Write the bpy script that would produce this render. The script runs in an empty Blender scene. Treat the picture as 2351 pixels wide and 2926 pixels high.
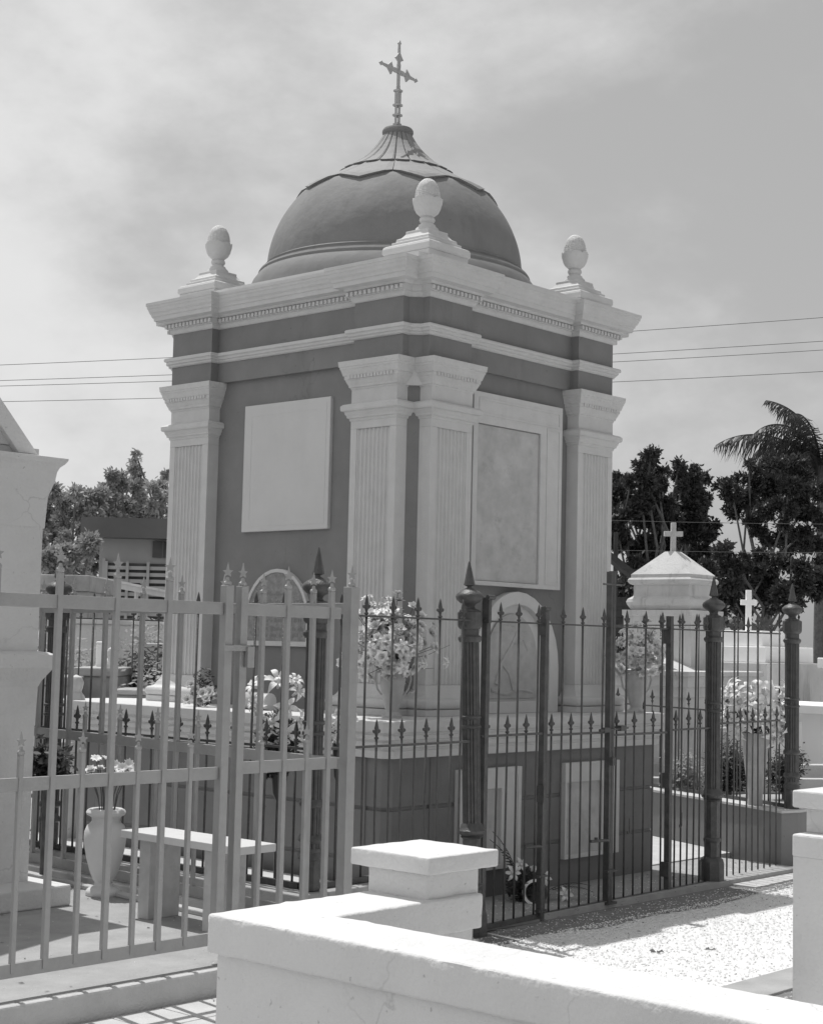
import bpy, math, random
from mathutils import Vector, Matrix
R = math.radians
S = bpy.context.scene
COL = S.collection

# ------------------------------------------------------------------ camera
CAM = Vector((-7.734, -6.960, 1.668))
YAW, PITCH, ROLL, FPX = -0.8373, 0.0825, 0.0235, 4560.3
_f = Vector((math.sin(-YAW) * math.cos(PITCH), math.cos(YAW) * math.cos(PITCH), math.sin(PITCH)))
_r = Vector((math.cos(YAW), math.sin(YAW), 0))
_u = _r.cross(_f)
_r2 = _r * math.cos(ROLL) + _u * math.sin(ROLL)
_u2 = -_r * math.sin(ROLL) + _u * math.cos(ROLL)
cd = bpy.data.cameras.new('camera')
cam = bpy.data.objects.new('camera', cd)
COL.objects.link(cam)
m = Matrix((( _r2.x, _u2.x, -_f.x, CAM.x), (_r2.y, _u2.y, -_f.y, CAM.y), (_r2.z, _u2.z, -_f.z, CAM.z), (0, 0, 0, 1)))
cam.matrix_world = m
cd.sensor_fit = 'HORIZONTAL'; cd.sensor_width = 36.0; cd.lens = 36.0 * FPX / 2351.0
cd.clip_start = 0.05; cd.clip_end = 1500
S.camera = cam
HD = Vector((0.743, 0.669))
def at(px, py, d):
    """place in the world seen at a photo position, d metres away along the ground"""
    v = _f + _r2 * ((px - 1175.5) / FPX) - _u2 * ((py - 1463) / FPX)
    t = d / (v.x * HD.x + v.y * HD.y)
    return CAM + v * t

# ------------------------------------------------------------------ light
SUN_AZ, SUN_EL = 81.0, 70.0          # degrees from +X, counter-clockwise / above horizon
to_sun = Vector((math.cos(R(SUN_EL)) * math.cos(R(SUN_AZ)), math.cos(R(SUN_EL)) * math.sin(R(SUN_AZ)), math.sin(R(SUN_EL))))
sl = bpy.data.lights.new('sun', 'SUN'); sl.energy = 3.7; sl.angle = R(0.53); sl.color = (1.0, 0.995, 0.985)
so = bpy.data.objects.new('sun', sl); COL.objects.link(so)
so.rotation_euler = to_sun.to_track_quat('Z', 'Y').to_euler(); so.location = (0, 0, 20)

W_ = bpy.data.worlds.new('World'); S.world = W_; W_.use_nodes = True
nt = W_.node_tree; nt.nodes.clear()
N = nt.nodes.new; L = nt.links.new
sky = N('ShaderNodeTexSky'); sky.sky_type = 'NISHITA'; sky.sun_disc = False
sky.sun_elevation = R(SUN_EL); sky.sun_rotation = R(90 - SUN_AZ); sky.dust_density = 3.0; sky.air_density = 1.0
bw = N('ShaderNodeRGBToBW'); L(sky.outputs[0], bw.inputs[0])
tc = N('ShaderNodeTexCoord')
mp = N('ShaderNodeMapping'); mp.inputs['Scale'].default_value = (1.0, 1.0, 1.7); mp.inputs['Rotation'].default_value = (0.25, 0.3, 0.6)
L(tc.outputs['Generated'], mp.inputs['Vector'])
n1 = N('ShaderNodeTexNoise'); n1.inputs['Scale'].default_value = 3.2; n1.inputs['Detail'].default_value = 6; n1.inputs['Roughness'].default_value = 0.55; n1.inputs['Distortion'].default_value = 0.25
L(mp.outputs[0], n1.inputs['Vector'])
# the overcast veil thickens towards the left of the view (towards the sun's side)
dt = N('ShaderNodeVectorMath'); dt.operation = 'DOT_PRODUCT'; dt.inputs[1].default_value = (-0.669, 0.743, 0.0)
L(tc.outputs['Generated'], dt.inputs[0])
ma = N('ShaderNodeMath'); ma.operation = 'MULTIPLY_ADD'; ma.inputs[1].default_value = 0.95; L(dt.outputs['Value'], ma.inputs[0]); 
n4 = N('ShaderNodeTexNoise'); n4.inputs['Scale'].default_value = 9.0; n4.inputs['Detail'].default_value = 7; n4.inputs['Roughness'].default_value = 0.6; L(mp.outputs[0], n4.inputs['Vector'])
mb = N('ShaderNodeMath'); mb.operation = 'MULTIPLY_ADD'; mb.inputs[1].default_value = 0.55; L(n4.outputs['Fac'], mb.inputs[0]); L(n1.outputs['Fac'], mb.inputs[2])
mc = N('ShaderNodeMath'); mc.operation = 'SUBTRACT'; mc.inputs[1].default_value = 0.275; L(mb.outputs[0], mc.inputs[0]); L(mc.outputs[0], ma.inputs[2])
cr = N('ShaderNodeValToRGB'); cr.color_ramp.interpolation = 'EASE'
cr.color_ramp.elements[0].position = 0.30; cr.color_ramp.elements[0].color = (0, 0, 0, 1)
cr.color_ramp.elements[1].position = 0.84; cr.color_ramp.elements[1].color = (1, 1, 1, 1)
L(ma.outputs[0], cr.inputs[0])
base_mul = N('ShaderNodeMath'); base_mul.operation = 'MULTIPLY_ADD'; base_mul.inputs[1].default_value = 0.42; base_mul.inputs[2].default_value = 3.1
L(bw.outputs[0], base_mul.inputs[0])
mx = N('ShaderNodeMix'); mx.data_type = 'FLOAT'
L(cr.outputs[0], mx.inputs['Factor']); L(base_mul.outputs[0], mx.inputs['A']); mx.inputs['B'].default_value = 7.8
bg = N('ShaderNodeBackground'); bg.inputs['Strength'].default_value = 0.10
L(mx.outputs['Result'], bg.inputs['Color'])
wo = N('ShaderNodeOutputWorld'); L(bg.outputs[0], wo.inputs[0])
S.view_settings.view_transform = 'Standard'; S.view_settings.look = 'None'
S.view_settings.exposure = 0.0; S.view_settings.gamma = 1.0; S.view_settings.use_curve_mapping = False
S.cycles.max_bounces = 6; S.cycles.diffuse_bounces = 4; S.cycles.transparent_max_bounces = 8
S.cycles.use_denoising = True

# ------------------------------------------------------------------ materials
def mat(name, v, rough=0.85, amp=0.12, scale=6.0, bump=0.0, bscale=60.0, metal=0.0, spec=0.3, stain=0.0, stain_scale=1.6, stain_v=None, trans=0.0, streak=False, pits=0.0, cracks=0.0):
    M = bpy.data.materials.new(name); M.use_nodes = True
    t = M.node_tree; b = t.nodes['Principled BSDF']
    nn = t.nodes.new; ll = t.links.new
    co = nn('ShaderNodeTexCoord')
    no = nn('ShaderNodeTexNoise'); no.inputs['Scale'].default_value = scale; no.inputs['Detail'].default_value = 6; no.inputs['Roughness'].default_value = 0.6
    ll(co.outputs['Object'], no.inputs['Vector'])
    r = nn('ShaderNodeValToRGB')
    lo, hi = v * (1 - amp), v * (1 + amp)
    r.color_ramp.elements[0].position = 0.3; r.color_ramp.elements[0].color = (lo, lo, lo, 1)
    r.color_ramp.elements[1].position = 0.7; r.color_ramp.elements[1].color = (hi, hi, hi, 1)
    ll(no.outputs['Fac'], r.inputs[0])
    out = r.outputs[0]
    if stain > 0:
        mpn = nn('ShaderNodeMapping')
        if streak: mpn.inputs['Scale'].default_value = (3, 3, 0.5)
        ll(co.outputs['Object'], mpn.inputs['Vector'])
        n2 = nn('ShaderNodeTexNoise'); n2.inputs['Scale'].default_value = stain_scale; n2.inputs['Detail'].default_value = 8; n2.inputs['Roughness'].default_value = 0.7
        ll(mpn.outputs[0], n2.inputs['Vector'])
        r2 = nn('ShaderNodeValToRGB'); r2.color_ramp.elements[0].position = 0.55; r2.color_ramp.elements[1].position = 0.75
        r2.color_ramp.elements[0].color = (0, 0, 0, 1); r2.color_ramp.elements[1].color = (stain,) * 3 + (1,)
        ll(n2.outputs['Fac'], r2.inputs[0])
        mi = nn('ShaderNodeMixRGB'); sv = stain_v if stain_v is not None else v * 0.5
        mi.inputs[2].default_value = (sv, sv, sv, 1); ll(r2.outputs[0], mi.inputs[0]); ll(out, mi.inputs[1]); out = mi.outputs[0]
    if pits > 0:
        np_ = nn('ShaderNodeTexNoise'); np_.inputs['Scale'].default_value = 38; np_.inputs['Detail'].default_value = 3; ll(co.outputs['Object'], np_.inputs['Vector'])
        rp = nn('ShaderNodeValToRGB'); rp.color_ramp.elements[0].position = 0.70; rp.color_ramp.elements[1].position = 0.76
        rp.color_ramp.elements[0].color = (0, 0, 0, 1); rp.color_ramp.elements[1].color = (pits,) * 3 + (1,)
        ll(np_.outputs['Fac'], rp.inputs[0]); mp_ = nn('ShaderNodeMixRGB'); mp_.inputs[2].default_value = (v * .45,) * 3 + (1,)
        ll(rp.outputs[0], mp_.inputs[0]); ll(out, mp_.inputs[1]); out = mp_.outputs[0]
    if cracks > 0:
        dn_ = nn('ShaderNodeTexNoise'); dn_.inputs['Scale'].default_value = 5; dn_.inputs['Detail'].default_value = 5; ll(co.outputs['Object'], dn_.inputs['Vector'])
        av = nn('ShaderNodeVectorMath'); av.operation = 'MULTIPLY_ADD'; av.inputs[1].default_value = (.22, .22, .22); ll(dn_.outputs['Color'], av.inputs[0]); ll(co.outputs['Object'], av.inputs[2])
        vo = nn('ShaderNodeTexVoronoi'); vo.feature = 'DISTANCE_TO_EDGE'; vo.inputs['Scale'].default_value = 1.7; ll(av.outputs[0], vo.inputs['Vector'])
        rv = nn('ShaderNodeValToRGB'); rv.color_ramp.elements[0].position = 0.0; rv.color_ramp.elements[0].color = (cracks,) * 3 + (1,); rv.color_ramp.elements[1].position = 0.007; rv.color_ramp.elements[1].color = (0, 0, 0, 1); ll(vo.outputs['Distance'], rv.inputs[0])
        mk = nn('ShaderNodeValToRGB'); mk.color_ramp.elements[0].position = 0.50; mk.color_ramp.elements[1].position = 0.60; n9 = nn('ShaderNodeTexNoise'); n9.inputs['Scale'].default_value = 1.3; ll(co.outputs['Object'], n9.inputs['Vector']); ll(n9.outputs['Fac'], mk.inputs[0])
        mm = nn('ShaderNodeMath'); mm.operation = 'MULTIPLY'; ll(rv.outputs[0], mm.inputs[0]); ll(mk.outputs[0], mm.inputs[1])
        mq = nn('ShaderNodeMixRGB'); mq.inputs[2].default_value = (v * .4,) * 3 + (1,); ll(mm.outputs[0], mq.inputs[0]); ll(out, mq.inputs[1]); out = mq.outputs[0]
    ll(out, b.inputs['Base Color'])
    b.inputs['Roughness'].default_value = rough; b.inputs['Metallic'].default_value = metal
    b.inputs['Specular IOR Level'].default_value = spec
    if bump > 0:
        n3 = nn('ShaderNodeTexNoise'); n3.inputs['Scale'].default_value = bscale; n3.inputs['Detail'].default_value = 4
        ll(co.outputs['Object'], n3.inputs['Vector'])
        bu = nn('ShaderNodeBump'); bu.inputs['Strength'].default_value = bump; bu.inputs['Distance'].default_value = 0.01
        ll(n3.outputs['Fac'], bu.inputs['Height']); ll(bu.outputs[0], b.inputs['Normal'])
    if trans > 0:
        tr = nn('ShaderNodeBsdfTranslucent'); ll(out, tr.inputs['Color'])
        ms = nn('ShaderNodeMixShader'); ms.inputs[0].default_value = trans
        ll(b.outputs[0], ms.inputs[1]); ll(tr.outputs[0], ms.inputs[2]); ll(ms.outputs[0], t.nodes['Material Output'].inputs[0])
    return M
M = dict(
    trim=mat('painted_trim', .57, .8, .05, 9, .3, 90, stain=.35, stain_scale=2.2, stain_v=.46, streak=True),
    wall=mat('painted_wall', .215, .8, .08, 4, .2, 40, stain=.7, stain_scale=1.3, stain_v=.17, streak=True, pits=.5, cracks=.25),
    podium=mat('podium_paint', .185, .8, .10, 5, .2, 50, stain=.6, stain_scale=2.0, stain_v=.15, streak=True, pits=.5),
    dome=mat('dome_paint', .215, .75, .10, 3.5, .6, 11, stain=.75, stain_scale=1.8, stain_v=.165, streak=True, pits=.4, cracks=.25),
    petal=mat('dome_cap_sunlit', .26, .75, .10, 5, .3, 20, stain=.5, stain_scale=3, stain_v=.17),  # same paint as the dome, sun on the cap put into a lighter tone
    marble=mat('marble', .46, .45, .16, 7, .05, 30, stain=.8, stain_scale=6, stain_v=.24),
    marble_l=mat('marble_light', .62, .45, .06, 5, .05, 30, stain=.4, stain_scale=5, stain_v=.42),
    cone=mat('pine_cone_paint', .57, .8, .05, 9, 1.0, 42),
    carved=mat('carved_trim', .57, .8, .06, 9, 1.0, 34, stain=.35, stain_scale=5, stain_v=.46),
    slate=mat('mottled_stone', .27, .8, .22, 22, .9, 60, stain=.6, stain_scale=12, stain_v=.19),
    relief=mat('relief_marble', .42, .6, .12, 14, .9, 22, stain=.4, stain_scale=9, stain_v=.32),
    panel=mat('panel_plaster', .58, .8, .035, 3, .2, 60, stain=.3, stain_scale=1.3, stain_v=.50, streak=True),
    iron=mat('black_iron', .068, .45, .3, 22, .35, 110, spec=.5, stain=.6, stain_scale=9, stain_v=.11),
    silver=mat('silver_paint', .36, .45, .08, 14, .2, 130, spec=.5, metal=.5, stain=.4, stain_scale=14, stain_v=.30),
    cross=mat('weathered_metal', .40, .5, .15, 30, .2, 90, spec=.5),
    white=mat('whitewash', .63, .9, .04, 3, .5, 60, stain=.6, stain_scale=1.8, stain_v=.49, pits=.6, cracks=.35),
    white2=mat('whitewash_weathered', .56, .9, .10, 4, .4, 50, stain=.85, stain_scale=2.6, stain_v=.24, streak=True, pits=.6),
    white3=mat('bright_tomb_white', .85, .85, .03, 3, .1, 50),
    conc=mat('concrete', .34, .95, .14, 5, .5, 80, stain=.6, stain_scale=1.3, stain_v=.22),
    conc_l=mat('light_concrete', .50, .95, .10, 5, .5, 80, stain=.5, stain_scale=1.6, stain_v=.34),
    tile=mat('path_tile', .50, .9, .12, 8, .3, 70, stain=.4, stain_scale=3, stain_v=.36),
    asph=mat('worn_asphalt', .20, .95, .25, 14, .7, 120, stain=.5, stain_scale=3, stain_v=.30),
    gravel=mat('crushed_shell', .76, .95, .28, 95, 1.0, 130),
    stone=mat('shell_pebble', .70, .9, .2, 30),
    stoned=mat('dark_pebble', .16, .9, .3, 30),
    ground=mat('ground', .22, .95, .3, .6, .6, 20),
    leafd=mat('dark_leaf', .055, .5, .35, 1.2, spec=.4, trans=.18),
    leafm=mat('mid_hazed_leaf', .36, .55, .35, 1.2, spec=.4, trans=.25),  # left trees' haze and sunlight put into a paler leaf colour; shrubs share it
    bark=mat('bark', .14, .9, .3, 12, .6, 30),
    petalw=mat('white_petal', .80, .6, .10, 40, .3, 90, trans=.12),
    petalg=mat('grey_petal', .62, .6, .10, 30, trans=.25),
    heart=mat('flower_heart', .30, .7, .2, 60),
    fern=mat('fern', .06, .55, .3, 20, trans=.15),
    stem=mat('stem', .10, .6, .2, 20),
    gravest=mat('grave_stone', .36, .9, .25, 3, .4, 40, stain=.7, stain_scale=2.5, stain_v=.16),
    house=mat('house_wall', .36, .85, .06, 2),
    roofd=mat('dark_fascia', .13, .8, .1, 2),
    louver=mat('louver', .42, .7, .06, 4),
    dark=mat('dark_opening', .10, .8, .2, 4),
    tin=mat('tin_sheet', .60, .45, .15, 4, spec=.5),
    wood=mat('old_board', .05, .85, .3, 9, .4, 30),
    wire=mat('wire', .12, .6, .05, 5),
    vasedark=mat('dark_vase', .03, .3, .2, 10, spec=.6),
)

# ------------------------------------------------------------------ geometry helper
class G:
    def __init__(s): s.v = []; s.f = []
    def quadbox(s, p8):
        n = len(s.v); s.v += [tuple(p) for p in p8]
        for q in ((0, 3, 2, 1), (4, 5, 6, 7), (0, 1, 5, 4), (1, 2, 6, 5), (2, 3, 7, 6), (3, 0, 4, 7)): s.f.append(tuple(n + i for i in q))
        return s
    def box(s, x0, y0, z0, x1, y1, z1):
        return s.quadbox([(x0, y0, z0), (x1, y0, z0), (x1, y1, z0), (x0, y1, z0), (x0, y0, z1), (x1, y0, z1), (x1, y1, z1), (x0, y1, z1)])
    def obox(s, a, b, w, z0, z1):
        """a wall from a to b (xy), width w centred, z0..z1"""
        a = Vector(a[:2]); b = Vector(b[:2]); d = (b - a).normalized(); n = Vector((-d.y, d.x)) * w / 2
        c = [a - n, b - n, b + n, a + n]
        return s.quadbox([(p.x, p.y, z0) for p in c] + [(p.x, p.y, z1) for p in c])
    def ring(s, rings, cap=True, closed=True):
        n0 = len(s.v); k = len(rings[0])
        for r in rings: s.v += [tuple(p) for p in r]
        for i in range(len(rings) - 1):
            for j in range(k if closed else k - 1):
                a = n0 + i * k + j; b = n0 + i * k + (j + 1) % k
                s.f.append((a, b, b + k, a + k))
        if cap:
            s.f.append(tuple(n0 + j for j in reversed(range(k)))); s.f.append(tuple(n0 + (len(rings) - 1) * k + j for j in range(k)))
        return s
    def lathe(s, prof, c=(0, 0, 0), n=24, rad=None, ang=0.0):
        rings = []
        for (r, z) in prof:
            rings.append([(c[0] + r * (rad(j, z) if rad else 1) * math.cos(2 * math.pi * j / n + ang), c[1] + r * (rad(j, z) if rad else 1) * math.sin(2 * math.pi * j / n + ang), c[2] + z) for j in range(n)])
        return s.ring(rings)
    def rect(s, x0, y0, x1, y1, prof):
        """stacked rectangle mouldings: prof is (offset, z) bottom to top"""
        return s.ring([[(x0 - o, y0 - o, z), (x1 + o, y0 - o, z), (x1 + o, y1 + o, z), (x0 - o, y1 + o, z)] for o, z in prof])
    def tube(s, pts, r, n=6, taper=None):
        pts = [Vector(p) for p in pts]; rings = []
        for i, p in enumerate(pts):
            d = (pts[min(i + 1, len(pts) - 1)] - pts[max(i - 1, 0)]).normalized()
            a = d.orthogonal().normalized() if i == 0 else (a - d * a.dot(d)).normalized()
            b = d.cross(a); rr = r if taper is None else r + (taper - r) * i / (len(pts) - 1)
            rings.append([tuple(p + (a * math.cos(2 * math.pi * j / n) + b * math.sin(2 * math.pi * j / n)) * rr) for j in range(n)])
        return s.ring(rings)
    def prism(s, poly, axis, a, b):
        """polygon (u,v) extruded along axis 0/1/2 from a to b; v is up for axes 0/1"""
        def P(u, v, w): return (w, u, v) if axis == 0 else (u, w, v) if axis == 1 else (u, v, w)
        n0 = len(s.v); k = len(poly)
        s.v += [P(u, v, a) for u, v in poly] + [P(u, v, b) for u, v in poly]
        s.f.append(tuple(n0 + j for j in range(k))); s.f.append(tuple(n0 + k + j for j in reversed(range(k))))
        for j in range(k): s.f.append((n0 + j, n0 + k + j, n0 + k + (j + 1) % k, n0 + (j + 1) % k))
        return s
    def frame(s, outer, inner, axis, a, b):
        """band between two matching outlines, extruded"""
        def P(u, v, w): return (w, u, v) if axis == 0 else (u, w, v) if axis == 1 else (u, v, w)
        n0 = len(s.v); k = len(outer)
        for w in (a, b): s.v += [P(u, v, w) for u, v in outer] + [P(u, v, w) for u, v in inner]
        for j in range(k):
            q = (j + 1) % k
            s.f += [(n0 + j, n0 + q, n0 + k + q, n0 + k + j), (n0 + 2 * k + j, n0 + 3 * k + j, n0 + 3 * k + q, n0 + 2 * k + q),
                    (n0 + j, n0 + 2 * k + j, n0 + 2 * k + q, n0 + q), (n0 + k + j, n0 + k + q, n0 + 3 * k + q, n0 + 3 * k + j)]
        return s
    def mesh(s, name):
        me = bpy.data.meshes.new(name); me.from_pydata(s.v, [], s.f)
        me.update(); return me
    def obj(s, name, m, parent=None, smooth=False, bevel=0, loc=None, fix=True):
        me = s.mesh(name)
        if fix:
            import bmesh
            bm = bmesh.new(); bm.from_mesh(me); bmesh.ops.recalc_face_normals(bm, faces=bm.faces); bm.to_mesh(me); bm.free()
        me.materials.append(M[m] if isinstance(m, str) else m)
        if smooth:
            me.polygons.foreach_set('use_smooth', [True] * len(me.polygons))
            me.set_sharp_from_angle(angle=R(40)) if hasattr(me, 'set_sharp_from_angle') else None
        o = bpy.data.objects.new(name, me); COL.objects.link(o)
        if loc: o.location = loc
        if parent: o.parent = parent
        if bevel:
            b = o.modifiers.new('bevel', 'BEVEL'); b.width = bevel; b.segments = 2; b.limit_method = 'ANGLE'; b.angle_limit = R(50); b.harden_normals = False
        return o
def thing(name, label, cat, loc=(0, 0, 0), rz=0, group=None):
    o = bpy.data.objects.new(name, None); COL.objects.link(o); o.location = loc; o.rotation_euler = (0, 0, rz); o.empty_display_size = .1
    o['label'] = label; o['category'] = cat
    if group: o['group'] = group
    return o
def tag(o, label, cat, group=None):
    o['label'] = label; o['category'] = cat
    if group: o['group'] = group
    return o
def inst(src, name=None, parent=None, loc=None, rot=None, scale=None):
    o = bpy.data.objects.new(name or src.name.split('.')[0], src.data); COL.objects.link(o)
    for md in src.modifiers:
        if md.type == 'BEVEL':
            b = o.modifiers.new('bevel', 'BEVEL'); b.width = md.width; b.segments = md.segments; b.limit_method = md.limit_method; b.angle_limit = md.angle_limit
    if parent: o.parent = parent
    if loc is not None: o.location = loc
    if rot is not None: o.rotation_euler = rot
    if scale is not None: o.scale = scale if hasattr(scale, '__len__') else (scale,) * 3
    return o
def struct(o, k='structure'): o['kind'] = k; return o
rnd = random.Random(7)

# ------------------------------------------------------------------ ground and floors
def sheet(name, m, pts, z):
    g = G(); g.v = [(x, y, z) for x, y in pts]; g.f = [tuple(range(len(pts)))]
    return struct(g.obj(name, m, fix=False))
sheet('ground', 'ground', [(-400, -400), (400, -400), (400, 400), (-400, 400)], -0.03)
sheet('gravel_path', 'gravel', [(-4.2, -9), (9, -9), (9, -1.0), (-2.3, -1.0), (-2.3, -3.2), (-4.2, -3.2)], 0.0)
ap = [(-2.3, -0.9), (-2.3, -1.22), (-1.4, -1.25), (-.6, -1.3), (-.2, -1.24), (.3, -1.36), (.9, -1.3), (1.5, -1.37), (2.3, -1.27), (2.9, -1.21), (3.6, -1.13), (6, -1.1), (6, -.9)]
sheet('pavement', 'asph', ap, 0.004)
# concrete apron in front of the right panel, with joints
g = G()
for i in range(7):
    x = 2.42 + i * .21; g.box(x, -1.16 + .01 * i, -.02, x + .2, -.93, .016)
struct(g.obj('pavement_apron', 'conc_l', bevel=.003))
struct(G().box(-1.9, -.97, -.02, 3.42, 3.6, .045).obj('enclosure_floor', 'conc'))
struct(G().box(2.56, -.2, -.02, 5.2, 3.4, .055).obj('side_pavement', 'conc_l'))
struct(G().box(-1.83, -.98, .0, -.6, 3.6, .20).obj('raised_floor', 'conc_l'))
struct(G().box(-14, -1.86, -.02, -2.05, 6, .305).obj('plot_floor', 'conc'))
struct(G().box(-14, -7.5, -.02, -4.51, -1.90, .190).obj('path_bed', 'conc'))
struct(G().box(-4.51, -3.26, -.02, -2.5, -1.90, .190).obj('path_bed', 'conc'))
# tiles of the low path, one by one near the frame
tp = thing('tiled_path', 'pale square paving tiles of the low path between white wall and grey kerb', 'path'); tp['kind'] = 'structure'
del tp['category']; del tp['label']
tg = G().box(0, 0, 0, .245, .245, .012).obj('tile', 'tile', tp, bevel=.003); first = True
for i in range(22):
    for j in range(6):
        x, y = -7.3 + i * .25, -3.41 + j * .25
        if y < -3.27 and x > -4.75: continue
        if x > -2.8: continue
        if y + .245 > -1.905: continue
        loc = (x, y, .1905 + rnd.uniform(0, .003))
        if first: tg.location = loc; first = False
        else: inst(tg, 'tile', tp, loc)
# loose shells and dirt spread over path and pavement
def scatter(name, m, n, fx, s0, s1, seed):
    r = random.Random(seed); g = G()
    for _ in range(n):
        x, y = fx(r); s = r.uniform(s0, s1); a = r.uniform(0, 6.28); h = s * r.uniform(.3, .6)
        c, d = math.cos(a) * s, math.sin(a) * s; b = len(g.v)
        g.v += [(x - c, y - d, 0.003), (x + d * .8, y - c * .8, 0.003), (x + c, y + d, 0.003), (x - d * .7, y + c * .7, 0.003), (x + r.uniform(-.3, .3) * s, y + r.uniform(-.3, .3) * s, .004 + h)]
        g.f += [(b, b + 1, b + 4), (b + 1, b + 2, b + 4), (b + 2, b + 3, b + 4), (b + 3, b, b + 4)]
    o = g.obj(name, m, fix=False); o['kind'] = 'stuff'; return o
def fx_g(r):
    x = r.uniform(-3.2, 5.2); return x, -1.25 - 4.2 * r.random() ** 1.6
def fx_p(r):
    x = r.uniform(-.8, 4.5); return x, -1.0 - .45 * (1 - r.random() ** 2.2)
scatter('crushed_shells', 'stone', 26000, fx_g, .004, .011, 1)
scatter('scattered_shells', 'stone', 3800, fx_p, .003, .009, 2)
scatter('dark_grit', 'stoned', 2600, lambda r: (r.uniform(-3.2, 5), -1.1 - 4.2 * r.random() ** 1.3), .003, .008, 3)
scatter('floor_grit', 'stone', 500, lambda r: (r.uniform(-.3, 3.3), r.uniform(-.9, -.45)), .003, .007, 4).location.z = .042
scatter('plot_grit', 'stone', 160, lambda r: (r.uniform(-5, -2.4), r.uniform(-1.8, .6)), .002, .006, 5).location.z = .303
def litter(name, n, box, z, seed):
    r = random.Random(seed); g = G()
    for _ in range(n):
        x, y = r.uniform(box[0], box[1]), r.uniform(box[2], box[3]); s = r.uniform(.006, .018); a = r.uniform(0, 6.28); c, d = math.cos(a) * s, math.sin(a) * s; k = len(g.v); h = r.uniform(.001, .006)
        g.v += [(x - c, y - d, z), (x + d * .4, y - c * .4, z + h), (x + c, y + d, z + .001), (x - d * .4, y + c * .4, z + h * .5)]; g.f.append((k, k + 1, k + 2, k + 3))
    g.obj(name, 'stoned', fix=False)['kind'] = 'stuff'
litter('leaf_litter', 90, (-5.2, -2.4, -1.8, .4), .307, 61)
litter('leaf_litter', 60, (-5.0, -2.6, -3.2, -1.95), .206, 62)
litter('leaf_litter', 120, (-1.0, 3.4, -1.3, -.4), .05, 63)
litter('leaf_litter', 70, (-2.0, 3.5, -2.8, -1.3), .008, 64)
# fallen dead leaves
lf = G()
for k in range(5):
    a = k * 1.3; lf.v += [(0, 0, .004), (.03 * math.cos(a), .03 * math.sin(a), .02), (.045 * math.cos(a + .4), .045 * math.sin(a + .4), .006)]; lf.f.append((3 * k, 3 * k + 1, 3 * k + 2))
o = lf.obj('dead_leaf', 'stoned', loc=(-.13, -2.0, 0), fix=False); tag(o, 'large crumpled dead leaf on the bright gravel, left of the smaller one', 'leaf')
o = inst(o, 'dead_leaf', loc=(.17, -2.16, 0), rot=(0, 0, 1), scale=.75); tag(o, 'small dark dead leaf on the bright gravel nearest the right wall end', 'leaf')

# ------------------------------------------------------------------ the tomb
TW, TH = 2.371, 2.631           # width along x (right face) and along y (left face)
tomb = thing('mausoleum', 'domed grey mausoleum with white fluted corner pilasters behind the black iron fence', 'mausoleum')
XS, YS = (.165, .59, 1.82, 2.26), (.165, .586, 2.06, 2.50)
def plan(o, e=.07, a=.125, r=.058, bx=.44, by=.45):
    """outline of the entablature, pushed out by o, counter-clockwise"""
    W, H = TW, TH
    q, v = a - o, r - .4142 * o
    if v < q: c = [(-o, q), (v, q), (q, v), (q, -o)]
    else: c = [(-o, q), (q, q), (q, q), (q, -o)]
    pts = list(c)
    pts += [(a + bx + o, -o), (a + bx + o, e - o), (W - a - bx - o, e - o), (W - a - bx - o, -o)]
    pts += [(W - x, y) for x, y in reversed(c)]
    pts += [(W + o, a + by + o), (W - e + o, a + by + o), (W - e + o, H - a - by - o), (W + o, H - a - by - o)]
    pts += [(W - x, H - y) for x, y in c]
    pts += [(W - a - bx - o, H + o), (W - a - bx - o, H - e + o), (a + bx + o, H - e + o), (a + bx + o, H + o)]
    pts += [(x, H - y) for x, y in reversed(c)]
    pts += [(-o, H - a - by - o), (e - o, H - a - by - o), (e - o, a + by + o), (-o, a + by + o)]
    return pts
def sweep(name, m, prof, parent=None, bevel=0):
    return G().ring([[(x, y, z) for x, y in plan(o)] for o, z in prof]).obj(name, m, parent or tomb, bevel=bevel)
sweep('architrave', 'wall', [(0, 3.578), (0, 3.735)])
sweep('band', 'trim', [(.006, 3.728), (.018, 3.735), (.02, 3.748), (.032, 3.752), (.034, 3.768), (.046, 3.774), (.048, 3.788), (.042, 3.798)])
sweep('frieze', 'wall', [(0, 3.796), (0, 3.99)])
corn = sweep('cornice', 'trim', [(.004, 3.985), (.012, 3.99), (.020, 4.005), (.022, 4.018), (.036, 4.022), (.038, 4.060), (.052, 4.063), (.060, 4.078), (.075, 4.082), (.108, 4.086), (.112, 4.116), (.120, 4.120), (.124, 4.138), (.136, 4.152), (.142, 4.172), (.148, 4.180), (.150, 4.196), (.155, 4.200), (.156, 4.222), (.10, 4.232)])
dn = G().box(-.0125, -.0125, 0, .0125, .0125, .027).obj('dentil', 'trim', corn); nd = 0
def dent(x, y):
    global nd
    if nd == 0: dn.location = (x, y, 4.026)
    else: inst(dn, 'dentil', corn, (x, y, 4.026))
    nd += 1
pl = plan(.046)
def seg(p, q):
    p, q = Vector(p), Vector(q); n = int((q - p).length / .039)
    for i in range(n): t = (i + .5) / n; c = p.lerp(q, t); dent(c.x, c.y)
for i in range(len(pl)):
    p, q = pl[i], pl[(i + 1) % len(pl)]
    if (Vector(p) - Vector(q)).length > .25: seg(p, q)
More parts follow.
